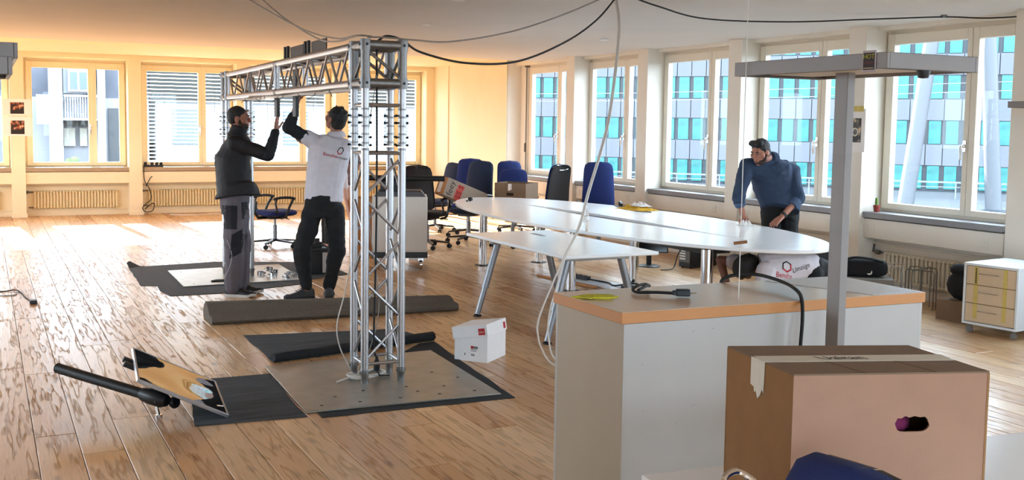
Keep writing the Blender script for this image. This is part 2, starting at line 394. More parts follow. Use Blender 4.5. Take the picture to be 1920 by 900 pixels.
def window(n, loc, rz, parts, back, rad=True, x_pil0=0., blinds=False, sx=.2):
    w = struct('window_%d' % n, loc, (0,0,rz))
    for nm, me, bv in parts: link(nm, me, w, bevel=bv, seg=1)
    z = -WZ
    pan = WARMW if back else WHITEW
    L, Rr = (-.19, WW+.02) if back else (-.16, WW+.06)
    yf = -.34 if back else -.26           # front of the sill
    m = MB(); m.bb(L, Rr, yf, .05, z+.765, z+(.835 if back else .825)); m.build('window_sill', SILLB if back else SILLG, w, bevel=.006)
    m = MB(); m.bb(L, Rr, yf+.02, yf+.10, z+.56, z+.755); d = m.build('cable_duct', pan, w, bevel=.004)
    for xs, k in ((L+.16, 2), (Rr-.2, 1)):
        for q in range(k):
            m = MB(); m.bb(-.04, .04, -.006, .004, -.04, .04); m.lathe([(0,0),(.02,0),(.02,.004),(.016,.004),(.016,.001),(0,.001)], (0,-.006,0), 12, (0,-1,0))
            m.build('socket', pan, d, (xs+q*.085, yf+.018, z+.655), bevel=.002)
    m = MB(); m.tube((L+.02,-.10,z+.5), (Rr-.02,-.10,z+.5), .012, 8); m.path([(L+.06,-.10,z+.5),(L+.06,-.10,z+.38)], .01, 8); m.build('heating_pipe', pan, w)
    m = MB(); m.bb(L-.02, Rr+.02, -.10, .0, z, z+.09); m.bb(L-.02, Rr+.02, -.115, .0, z+.09, z+.105); m.build('niche_ledge', pan, w, bevel=.003)
    if rad: radiator(w, .1 if back else .18, 27 if back else 22, -.10, z+.125, z+.43, RAD if back else RADW, .05 if back else .052)
    if not back:
        m = MB(); m.tube((-.085,-.04,-.02), (-.085,-.04,WH+.04), .014, 8); m.tube((-.125,-.02,-.02), (-.125,-.02,WH+.05), .01, 8)
        m.bb(-.115, -.055, -.07, .0, WH+.01, WH+.05); m.bb(-.1, -.07, -.07, -.03, .35, .5); m.build('roller_guide', STEELROD, w)
    if blinds: blind(w)
    return w
WB = {}
for k in range(-3, 4):       # back wall: window 1 is the left window seen whole
    WB[k] = window(k+4, (.662+1.85*k, 19.6, WZ), 0, WPB, True, rad=k >= -1, blinds=k >= 1)
    portal((.662+1.85*k+.78, 19.72, 1.75), (-PI/2, 0, 0), 1.6, 1.8)
WR = {}
for k in range(0, 9):
    WR[k] = window(k+8, (8.28, 15.78-1.963*k, WZ), -PI/2, WPR, False, rad=k in (2, 3, 4))
    portal((8.42, 15.78-1.963*k-.78, 1.75), (0, PI/2, 0), 1.8, 1.6)

# ---------------------------------------------------------------- walls
m = MB()
for k in range(-3, 4):
    x = .405+1.85*k; m.bb(x, x+.215, 19.25, 19.7, 0, 2.685)
m.bb(7.80, 8.6, 19.25, 19.7, 0, 2.78); m.bb(-5.1, -4.95, 19.25, 19.7, 0, 2.78)
m.bb(-5.1, 8.6, 19.52, 19.7, 0, .80)                       # parapet under the windows
m.bb(-5.1, 8.6, 19.25, 19.7, 2.685, 2.9); m.bb(7.78, 8.6, 19.24, 19.3, 0, 2.765)                   # lintel
wb = tag(m.build('wall_back', WARMW, smooth=0), kind='structure')
for k in range(-2, 4):
    x = .405+1.85*k; m = MB(); m.bb(x-.015, x+.23, 19.235, 19.27, 0, .07); m.build('pillar_plinth', WARMW, wb, bevel=.003)
m = MB()
for k in range(1, 10):
    y = 15.77-1.955*k; m.bb(7.98, 8.34, y, y+.24, 0, 2.72)
m.bb(7.98, 8.34, 16.08, 18.55, 0, 2.78)
m.bb(7.96, 8.34, 18.55, 19.3, 0, 2.78)
m.bb(8.2, 8.34, -3.1, 16.1, 0, .80)
m.bb(8.14, 8.34, -3.1, 16.1, 2.66, 2.8)
m.bb(8.24, 8.34, 15.84, 16.1, .8, 2.75)
wr = MB(); wr.v, wr.f, wr.mi = m.v, m.f, m.mi
wr = tag(wr.build('wall_right', WHITEW, smooth=0), kind='structure')
m = MB(); m.bb(7.965, 7.985, 16.08, 18.56, 0, 2.765); m.build('bounce_tint_face', WARMW, wr, smooth=0)  # wall faces tinted warm for bounced sunlight, laid over the white wall
m = MB(); m.bb(7.945, 7.965, 18.55, 19.26, 0, 2.765); m.build('bounce_tint_face', WARMW, wr, smooth=0)
def holed(name, x0, x1, horiz, at, th, holes, z0, z1):
    """wall with window openings; horiz: runs along x"""
    m = MB(); xs = x0
    def seg(a, b, c, d):
        if horiz: m.bb(a, b, min(at, at+th), max(at, at+th), c, d)
        else: m.bb(min(at, at+th), max(at, at+th), a, b, c, d)
    for a, b in holes: seg(xs, a, 0, 2.78); seg(a, b, 0, z0); seg(a, b, z1, 2.78); xs = b
    seg(xs, x1, 0, 2.78)
    return tag(m.build(name, WHITEW, smooth=0), kind='structure')
hb = [(-4.0+3.0*k, -4.0+3.0*k+1.75) for k in range(4)]
wf = holed('wall_front', -5.1, 8.6, True, -3.0, -.3, hb, .8, 2.65)
for a, b in hb:
    portal(((a+b)/2, -3.2, 1.72), (PI/2, 0, 0), 1.75, 1.85)
    m = MB(); m.bb(a, b, -3.16, -3.15, .8, 2.65); m.build('pane', GLASS, wf, smooth=0)
hl = [(6.4+2.2*k, 6.4+2.2*k+1.7) for k in range(6)]
wl = holed('wall_left', -3.3, 19.9, False, -5.0, -.3, hl, .8, 2.65)
for a, b in hl:
    portal((-5.2, (a+b)/2, 1.72), (0, -PI/2, 0), 1.85, 1.7)
    m = MB(); m.bb(-5.16, -5.15, a, b, .8, 2.65); m.build('pane', GLASS, wl, smooth=0)

# ---------------------------------------------------------------- outside: street and the buildings across
m = MB(); m.box((0, 20, -2.75), (400, 400, .3)); tag(m.build('street', mat('street_concrete', (.06, .065, .072), .9, noise=.15, nscale=.3), smooth=0), kind='structure')
EXT_WIN = mat('teal_facade_glass', (.034, .150, .143), .25, noise=.35, nscale=1.2, spec=.3)
EXT_PAN = mat('pale_facade_panel', (.098, .103, .122), .6, noise=.06, nscale=.6)
EXT_MUL = mat('blue_grey_mullion', (.02, .026, .034), .5)
def office_block():
    d = (CR*18-CF*8).normalized(); n = Vector((d.y, -d.x, 0))           # along the facade; n points to the room
    if n.dot(CF) > 0: n = -n
    o = CR*-9+CF*(86+8/18*12)
    t = thing('office_block', 'glass office block across the street with teal windows and pale panels', 'building', (o.x, o.y, -2.6))
    A = math.atan2(d.y, d.x); t.rotation_euler = (0, 0, A); c = 1.13; nc = 50
    m = MB(); m.bb(-30, nc*c+20, .12, 12, 0, 19); m.build('facade_wall', EXT_MUL, t, smooth=0)
    m = MB(); m.bb(-.40, .40, -.0, .16, 0, 1.62); win = m.mesh('window', EXT_WIN, 0)
    m = MB(); m.bb(-.535, .535, -.05, .14, 0, 1.46); pan = m.mesh('panel', EXT_PAN, 0)
    for r in range(6):
        for k in range(nc):
            if r < 5: link('window', win, t, (k*c+.5, 0, .2+3.17*r))
            if r < 5: link('panel', pan, t, (k*c+.5, 0, .2+3.17*r+1.66))
    m = MB(); m.box((30, -8, 1.05), (90, .12, .1)); m.box((30, -8, .75), (90, .06, .05))
    for k in range(30): m.box((k*3-10, -8, .5), (.08, .08, 1.1))
    m.build('street_railing', mat('pale_railing', (.16, .17, .19), .5), t, smooth=0)
    m = MB()
    for z in (6.4, 6.9): m.path(spline([(-10,-14,z), (20,-14,z-.5), (50,-14,z+.3)], 6), .022, 6)
    m.build('tram_wire', mat('pale_wire', (.2, .2, .21), .5), t)
office_block()
def rod(l, a, lean, label):  # plain pale tapered tube, drawn as a slanted bar outside
    p = CR*l+CF*a; t = thing('rod', label, 'rod', (p.x, p.y, -2.6))
    q = CR*lean; m = MB(); m.tube((0,0,0), (q.x, q.y, 14), .42, 14, .36); m.build('pole', mat('pale_rod', (.085, .09, .1), .5), t)
    m = MB(); m.lathe([(.7,0),(.7,.12),(.46,.2)], n=16); m.build('base', EXT_MUL, t)
rod(20.6, 55, 1.6, 'pale leaning mast seen through the left half of the nearest window')
rod(25.3, 55, -1.1, 'thick pale mast seen beside the middle bar of the nearest window')
def old_house():
    SL = mat('grey_slate', (.075, .08, .10), .8, noise=.3, nscale=1.5); PL = mat('pale_plaster', (.23, .235, .26), .8, noise=.05)
    WH = mat('white_trim', (.42, .42, .43), .6); DK = mat('dark_shopfront', (.04, .045, .052), .5); CRM = mat('cream_shutter', (.34, .325, .28), .7)
    t = thing('old_house', 'old pale house with slate mansard roof seen through the left back window', 'building', (0, 34, -2.6))
    def P(nm, mt, x0, x1, z0, z1, y0=0., y1=.3, par=None): m = MB(); m.bb(x0, x1, y0, y1, z0+2.6, z1+2.6); return m.build(nm, mt, par or t, smooth=0)
    P('wall', PL, -9, 4.6, -2.6, 2.3, .2, 6); P('mansard_roof', SL, -9, 4.6, 2.3, 3.6, .2, 5)
    P('column', WH, 1.76, 2.12, -2.6, 3.6, -.3, .2); P('column', WH, 3.08, 3.30, -2.6, 3.6, -.3, .2)
    P('column', WH, .1, .4, -2.6, 3.6, -.3, .2)
    d = P('dormer', mat('slate_cheek', (.13, .135, .155), .8), 2.14, 2.98, 2.42, 3.4, -.5, .3); fr = P('dormer_frame', WH, 2.26, 2.84, 2.46, 3.10, -.58, -.5, d)
    for x in (2.31, 2.57): P('dormer_window', mat('dormer_glass', (.06, .09, .11), .2), x, x+.2, 2.52, 3.03, -.6, -.57, d)
    r = P('balcony', WH, 2.12, 3.06, 1.62, 1.68, -.9, .2)
    for k in range(14): P('baluster', WH, 2.14+k*.068, 2.16+k*.068, 1.68, 2.3, -.9, -.87, r)
    P('top_rail', WH, 2.12, 3.06, 2.3, 2.36, -.92, -.85, r)
    P('shop_window', DK, 2.13, 2.5, 1.42, 1.62, .1, .25); P('shop_window', DK, 2.6, 3.0, 1.42, 1.62, .1, .25)
    P('shutter', CRM, 2.16, 2.47, .85, 1.38, .05, .25); P('shutter', CRM, 2.6, 2.8, .85, 1.38, .05, .25)
    P('white_slab', mat('plain_white', (.45, .45, .45), .7), 1.39, 2.0, 1.5, 2.35, -.75, -.7)  # thin white slab before the wall, a plain rectangle
    P('shop_window', DK, 3.42, 4.2, .3, 2.0, .12, .25)
old_house()
pl = thing('planter', 'round white planter with a blue rim and a green shrub outside the left back window', 'planter', (2.25, 33.0, -2.6))
m = MB(); m.lathe([(.0,0),(.16,0),(.2,2.6),(.3,2.85),(.3,2.9)], n=18); m.build('tub', mat('planter_white', (.3,.3,.3), .6), pl)
m = MB(); m.lathe([(.29,2.86),(.32,2.86),(.32,2.93),(.28,2.93)], n=18); m.build('rim', mat('planter_blue', (.05,.14,.3), .5), pl)
m = MB(); m.ell((.1,0,3.05), .13, 10); m.ell((-.05,.05,3.02), .1, 10); m.build('shrub', mat('shrub_green', (.12,.2,.06), .8), pl)
def long_house():
    t = thing('long_house', 'long house with a dark roof behind the lowered blinds', 'building', (4.8, 34, -2.6))
    P = lambda nm, mt, x0, x1, z0, z1, y0=0., y1=.3: (lambda m: m.build(nm, mt, t, smooth=0))(MB().bb(x0, x1, y0, y1, z0, z1))
    P("wall", mat("white_render", (.30, .31, .32), .8), 0, 9.6, 0, 4.9, .2, 6)
    P('roof', mat('dark_tile_roof', (.022, .024, .022), .8), -.2, 9.8, 4.9, 6.3, -.1, 5)
    for k in range(5): P("window", mat("grey_house_window", (.10, .12, .14), .3), .5+k*1.75, 1.3+k*1.75, 3.5, 4.6, .12, .3)
long_house()
# ---------------------------------------------------------------- truss gate
def truss_gate():
    t = thing('truss_gate', 'aluminium truss gate of two lattice towers and a cross beam', 'truss', (2.115, 6.235, 0), math.radians(-1.95))
    A = .24; ZT = 2.135; ZB = 1.90; Y1 = 4.92
    def bar(nm, a, b, r, mt=ALU, n=8): MB().tube(a, b, r, n).build(nm, mt, t)
    def tower(y0):
        for (x, y) in ((0,0),(A,0),(0,A),(A,A)):
            X, Y = x, y0+y
            m = MB(); m.lathe([(.0,.012),(.024,.012),(.024,.06),(.0255,.062),(.0255,.098),(.0,.098)], (X,Y,0), 14); m.tube((X-.034,Y,.082),(X+.034,Y,.082),.006,6); m.build('leg_spigot', ALUC, t)
            bar('chord', (X,Y,.10), (X,Y,1.50), .025, n=14); bar('chord', (X,Y,1.505), (X,Y,1.74), .0245, n=14)
            bar('chord', (X,Y,1.745), (X,Y,1.90), .025, n=14)
            m = MB()
            for z in (1.49, 1.53, 1.585, 1.635, 1.69, 1.74): m.lathe([(.0,-.006),(.0262,-.006),(.0262,.006),(0,.006)], (X,Y,z), 14)
            tag(m.build('coupler_ring', ALUC, t), kind='stuff')
            m = MB()
            for z in (1.515, 1.565, 1.655, 1.70): m.tube((X-.036,Y,z),(X+.036,Y,z),.0055,6); m.ell((X+.036,Y,z),.009,8); m.ell((X-.036,Y,z),.009,8)
            tag(m.build('coupler_pin', BLACKM, t), kind='stuff')
            bar('cube_upright', (X,Y,1.90), (X,Y,2.135), .029, ALUC, 14)
            m = MB()
            for z in (1.90, 2.135): m.lathe([(0,-.036),(.033,-.034),(.036,0),(.033,.034),(0,.036)], (X,Y,z), 14)
            tag(m.build('cube_corner', ALUC, t), kind='stuff')
            m = MB(); s = -1 if y == 0 else 1
            for z in (1.90, 2.135): m.lathe([(.0,0),(.009,0),(.009,.004),(0,.004)], (X,Y+s*.0355,z), 10, (0,s,0)); m.lathe([(.0,0),(.009,0),(.009,.004),(0,.004)], (X+(-1 if x == 0 else 1)*.0355,Y,z), 10, (-1 if x == 0 else 1,0,0))
            tag(m.build('bolt_hole', BLACKM, t), kind='stuff')
        faces = (((0,0),(A,0)), ((0,A),(A,A)), ((0,0),(0,A)), ((A,0),(A,A)))
        for i, (p, q) in enumerate(faces):
            P = lambda c, z: (c[0], y0+c[1], z)
            for z in (.135, 1.465, 1.765): bar('rung', P(p,z), P(q,z), .0105)
            for z in (1.90, 2.135): bar('cube_edge', P(p,z), P(q,z), .029, ALUC, 14)
            a, b = (p, q) if i in (1, 2) else (q, p); z = 1.44
            for k in range(5):
                bar('brace', P(a,z), P(b,z-.235), .0095); z -= .262; a, b = b, a
            bar('cube_brace', P(p,2.11), P(q,1.925), .0105, ALUC)
    tower(0); tower(Y1)
    segs = ((A+.03, 2.52), (2.53, Y1-.03))
    for x in (0, A):
        for z in (ZB, ZT):
            for a, b in segs: bar('beam_chord', (x,a,z), (x,b,z), .0255, n=14)
            m = MB()
            for y in (A+.06, 2.49, 2.56, Y1-.06): m.lathe([(0,-.012),(.0275,-.012),(.0275,.012),(0,.012)], (x,y,z), 14, (0,1,0))
            tag(m.build('beam_collar', ALUC, t), kind='stuff')
    for a, b in segs:
        n = 8; d = (b-a-.16)/n
        for x in (0, A):
            for y in (a+.06, b-.06): bar('beam_upright', (x,y,ZB), (x,y,ZT), .0105)
            for k in range(n):
                z0, z1 = (ZT, ZB) if k % 2 == 0 else (ZB, ZT)
                bar('beam_brace', (x,a+.08+k*d+.012,z0), (x,a+.08+(k+1)*d-.012,z1), .0095)
        for z in (ZB, ZT):
            for y in (a+.06, b-.06): bar('beam_rung', (0,y,z), (A,y,z), .0105)
            for k in range(n):
                x0, x1 = (0, A) if k % 2 else (A, 0)
                bar('beam_brace', (x0,a+.08+k*d,z), (x1,a+.08+(k+1)*d,z), .0095)
    return t
GATE = truss_gate()
GM = Matrix.Translation((2.115, 6.235, 0)) @ Matrix.Rotation(math.radians(-1.95), 4, 'Z')
def gp(x, y, z): return GM @ Vector((x, y, z))
def plate(name, label, pts, z, holes):
    m = MB(); m.prism(pts, z, z+.009)
    o = tag(m.build(name, GALV, bevel=.002), label, 'plate')
    h = MB()
    for x, y in holes: h.lathe([(0,z+.0088),(.011,z+.0088),(.011,z+.0098),(0,z+.0098)], (x,y,0), 10)
    tag(h.build('screw_hole', BLACKM, o), kind='stuff'); return o
plate('base_plate', 'large grey galvanised steel base plate under the near truss tower', [(1.60,5.74),(2.80,5.67),(2.875,6.99),(1.655,6.96)], .003,
      [(1.72,5.84),(1.95,5.83),(2.2,5.82),(2.45,5.81),(2.68,5.80),(1.85,6.0),(2.05,6.07),(2.33,6.06),(2.55,5.98),(2.72,6.15),(2.35,5.92),(2.62,6.35)])
plate('base_plate', 'grey steel base plate under the far truss tower by the man in black', [(1.74,10.66),(2.97,10.72),(3.02,11.97),(1.77,11.87)], .006, [(1.86,10.78),(2.3,10.8),(2.85,10.83),(1.88,11.7),(2.85,11.8)])

# ---------------------------------------------------------------- mats on the floor
def floor_mat(name, label, pts, mt=FELT, t=.005, grp=None):
    P = [Vector(p) for p in pts]; out = []
    for i, p in enumerate(P):
        q = P[(i+1) % len(P)]; n = max(2, int((q-p).length/.12))
        for k in range(n):
            s = p.lerp(q, k/n); out.append((s.x+random.uniform(-.006,.006)*(k > 0), s.y+random.uniform(-.006,.006)*(k > 0)))
    m = MB(); m.prism(out, .0005, t); return tag(m.build(name, mt, smooth=0), label, 'mat', grp)
floor_mat('floor_mat', 'ribbed charcoal mat on the floor left of the near base plate, under the tilted screen', [(.985,5.74),(1.59,5.675),(1.60,6.05),(1.645,6.76),(1.27,6.78),(1.07,6.35)])
floor_mat('floor_mat', 'black mat showing as a rim under and right of the near base plate', [(1.66,5.625),(2.85,5.575),(3.03,7.30),(2.9,7.28),(2.55,6.9),(1.75,6.7)], FELTD, .0028)
a = floor_mat('floor_mat', 'ribbed charcoal mat with a turned-up front edge behind the near base plate', [(1.76,8.08),(2.36,7.97),(2.93,7.88),(3.05,7.36),(2.4,7.22),(1.745,7.10)])
m = MB(); R0 = []
for k in range(13):
    u = k/12; x = 1.745+u*1.30; y = 7.09+u*.27
    R0.append([(x,y-.02,.002),(x+.01,y-.035,.03),(x+.01,y-.015,.06+.008*math.sin(k)),(x+.01,y+.03,.062),(x,y+.10,.012),(x,y+.10,.002)])
m.rings(R0); m.build('turned_edge', FELTD, a)
fm = floor_mat('floor_mat', 'grey felt mat with a stepped corner under the far base plate', [(1.42,12.36),(1.37,10.93),(1.52,10.86),(1.50,10.5),(1.54,10.19),(2.06,10.17),(2.75,10.42),(2.95,10.5),(2.98,10.72),(3.54,10.97),(3.53,12.05),(2.4,12.5)], FELTG)
m = MB(); m.rings([[(x,y,z+.0) for x, y, z in ((1.42+u*.1,12.3-.02*u,.004),(1.40+u*.1,12.36,.05*(1-u)+.006),(1.44+u*.1,12.42,.06*(1-u)+.008),(1.5+u*.1,12.40,.006))] for u in (0,.5,1)])
m.build('curled_corner', FELTG, fm)
m = MB(); R0 = []
for k in range(25):
    u = k/24; x = 1.62+u*2.12; y = 8.60-u*.14; s = 1-.35*u; b = .01*math.sin(u*9); hh = .085+.012*math.sin(u*5)
    R0.append([(x,y+yy*(1-.15*u),z) for yy, z in ((0,.004),(-.02,.03),(-.005,.058+b*.4),(.05,.068),(.10,.064+b),(.14,hh+b+.01),(.20,.125*s+.02+b),(.27,.135*s+.02),(.34,.11*s),(.37,.05),(.36,.004))])
m.rings(R0); tag(m.build('rolled_mat', FELTB, smooth=60), 'long taupe felt mat folded into a strip across the floor behind the near tower', 'mat')

# ---------------------------------------------------------------- display brackets hung on the beam
def bracket(y, label):
    p = gp(.13, y, 0); t = thing('display_bracket', label, 'bracket', p, math.radians(-1.95), 'display brackets on the truss beam')
    m = MB(); m.bb(.115, .125, 0, .48, 2.163, 2.315); m.build('back_plate', BLACKM, t, bevel=.002)
    for dy in (.55, .66): m = MB(); m.bb(.10, .125, dy-.018, dy+.018, 2.163, 2.33); m.build('upright', BLACKM, t, bevel=.002)
    m = MB(); m.bb(.10, .13, .97, 1.09, 1.70, 2.17); m.build('hanging_rail', BLACKP, t, bevel=.003)
    m = MB(); m.bb(.02, .14, 0, 1.09, 2.162, 2.170); m.build('foot', BLACKM, t)
bracket(1.87, 'black display bracket on the beam, the one nearer to the near tower')
bracket(2.63, 'black display bracket on the beam, the one farther from the near tower')

# ---------------------------------------------------------------- cables
def cable(name, label, pts, r, mt, n=6, cat='cable', grp=None, k=10):
    return tag(MB().path(spline(pts, k), r, n).build(name, mt), label, cat, grp)
T = [gp(0,.03,2.17), gp(.1,.0,2.172), gp(.24,.02,2.165)]
for i, (dx, c0) in enumerate(((0, 'upper'), (.13, 'lower'))):
    z = (.0, -.05)[i]
    cable('ceiling_cable', 'grey cable from the ceiling at left to the near tower top, the %s of two' % c0,
          [(2.0+dx,9.0,2.69),(2.04+dx,8.4,2.53+z),(2.12+dx*.6,7.6,2.32+z),(2.14,6.9,2.215+z*.4),gp(-.02,.12,2.195),gp(.06,.06,2.19)], .006, CABLEG)
cable('ceiling_cable', 'grey cable sagging from the near tower top to the ceiling hook', [gp(.02,.03,2.182),gp(.15,.0,2.182),(2.42,6.22,2.175),(2.75,6.36,2.19),(3.3,6.6,2.30),(3.85,6.85,2.47),(4.45,7.15,2.69)], .006, CABLEG)
cable('ceiling_cable', 'black cable sagging from the near tower top to the ceiling hook', [gp(.14,.22,2.17),gp(.17,.1,2.20),gp(.24,.0,2.17),(2.5,6.28,2.105),(2.85,6.36,2.055),(3.3,6.5,2.09),(3.8,6.72,2.26),(4.2,6.95,2.46),(4.5,7.12,2.69)], .0075, BLACKR)
cable('ceiling_cable', 'black cable along the ceiling to the right windows', [(4.6,7.14,2.69),(5.0,7.3,2.645),(5.7,7.6,2.61),(6.5,7.45,2.615),(7.2,7.1,2.65),(7.786,6.836,2.682),(8.0,6.55,2.66),(8.2,6.2,2.665)], .007, BLACKR)
m = MB(); m.lathe([(0,0),(.03,0),(.03,.012),(.012,.02)], (4.5,7.14,2.682), 14); m.path([(4.5,7.14,2.68),(4.53,7.14,2.665),(4.5,7.14,2.65)], .004, 6); tag(m.build('ceiling_hook', ALUC), 'metal ceiling hook that the cables hang from', 'hook')
m = MB(); m.lathe([(0,-.012),(.01,-.012),(.03,0),(.03,.008)], (7.786,6.836,2.69), 12); tag(m.build('cable_clip', STEELROD), 'small round clip holding the black cable to the ceiling near the right windows', 'clip')
for nm, pts in (('left', [(4.49,7.16,2.68),(4.399,6.955,2.38),(4.222,6.765,1.805),(4.105,6.684,1.51),(3.927,6.573,1.174),(3.811,6.496,.935),(3.66,6.439,.717),(3.48,6.389,.408),(3.413,6.354,.275),(3.40,6.32,.2),(3.405,6.288,.131),(3.45,6.221,.028),(3.51,6.0,.007)]),
                ('right', [(4.505,7.16,2.68),(4.41,6.949,2.38),(4.233,6.759,1.805),(4.115,6.678,1.51),(3.937,6.568,1.175),(3.821,6.491,.935),(3.67,6.439,.717),(3.583,6.402,.509),(3.523,6.366,.397),(3.479,6.321,.276),(3.465,6.284,.175),(3.475,6.22,.06),(3.55,6.02,.007)])):
    cable('hanging_cable', 'white cable hanging from the ceiling hook to the floor, the %s of the pair' % nm, pts, .006, CABLEW)
cable('hanging_cable', 'black cable hanging down inside the near truss tower', [gp(.14,.2,2.16),gp(.12,.15,2.1),gp(.12,.14,1.4),gp(.115,.14,.8),gp(.1,.13,.25),gp(.115,.12,.14)], .0065, BLACKR)
m = MB(); m.lathe([(0,0),(.02,0),(.022,.05),(.012,.07),(.008,.09)], gp(.118,.12,.06), 12); m.path([gp(.118,.12,.06),gp(.13,.1,.03),gp(.2,.12,.02)], .006, 6); tag(m.build('cable_connector', BLACKR), 'black connector at the cable end inside the near tower foot', 'connector')
cable('thin_wire', 'thin grey wire strung inside the near truss tower', [gp(.09,.05,1.95),gp(.05,.12,1.5),gp(.08,.16,1.0),gp(.15,.18,.5),gp(.1,.2,.2),gp(.02,.2,.05)], .003, CABLEG)
pts = []
for k in range(60):
    a = k/60*2*PI*3.2; r = .085+.018*math.sin(k*.7); pts.append((gp(.06,.17,0)+Vector((r*1.25*math.cos(a), r*math.sin(a), .019+.007*(k/60*3.2)))))
cable('cable_coil', 'white cable coiled on the base plate inside the near tower foot', pts+[gp(-.16,.08,.018)], .005, CABLEW, k=3)
cable('hanging_cable', 'thin white cable drooping beside the left legs of the near tower', [gp(-.02,.25,.75),gp(-.06,.25,.55),gp(-.11,.25,.35),gp(-.09,.25,.2),gp(-.02,.24,.05)], .004, CABLEW)
pts = [gp(.0+.012*math.sin(k*2.1), .3+k*.24, 1.862+.006*math.sin(k*1.3)) for k in range(19)]
o = cable('cable_loom', 'white cable tied along the underside of the truss beam', pts, .009, CABLEW)
m = MB()
for k in (2, 4, 6, 8, 9, 11, 12, 13, 15): p = Vector(pts[k]); m.lathe([(0,-.008),(.011,-.008),(.011,.008),(0,.008)], p, 8, (0,1,0)); m.tube(p, p+Vector((random.uniform(-.05,.05),random.uniform(-.03,.05),-.035)), .003, 5)
tag(m.build('cable_tie', BLACKP, o), kind='stuff')
# coupling clamps piled on the far plate
for x, y, z, a, lb in ((2.62,11.16,.016,.2,'shiny steel truss clamp lying leftmost on the far base plate'),(2.72,11.02,.016,1.2,'truss clamp at the front of the left heap on the far base plate'),
        (2.78,11.22,.016,2.,'truss clamp at the back of the left heap on the far base plate'),(2.70,11.12,.062,.7,'truss clamp lying on top of the left heap on the far base plate'),
        (2.86,10.88,.016,.4,'truss clamp in the middle of the right heap on the far base plate'),(2.94,10.92,.016,1.9,'truss clamp rightmost on the far base plate, near the white-shirted man'),
        (2.9,11.02,.016,1.1,'truss clamp at the back of the right heap on the far base plate'),(2.82,10.80,.016,2.6,'truss clamp at the front edge of the far base plate')):
    t = thing('truss_clamp', lb, 'clamp', (x, y, z), a, 'truss clamps on the far plate')
    m = MB()
    for s in (0, PI): m.rings([[((r)*math.cos(s+q), r*math.sin(s+q), zz) for r, zz in ((.026,0),(.038,0),(.038,.04),(.026,.04))] for q in [.15+2.8*k/8 for k in range(9)]])
    m.build('clamp_half', CHROME, t)
    m = MB(); m.tube((.05,0,.02), (-.0,.06,.02), .006, 8); m.lathe([(0,0),(.012,0),(.012,.015),(0,.015)], (.05,0,.012), 6); m.build('wing_bolt', ALUC, t)
m = MB(); m.prism([(2.04,10.86),(2.2,10.83),(2.33,10.87),(2.29,10.93),(2.1,10.93)], .016, .03); tag(m.build('work_glove', BLACKR, bevel=.004), 'flat black glove lying on the far base plate by the man in black', 'glove')

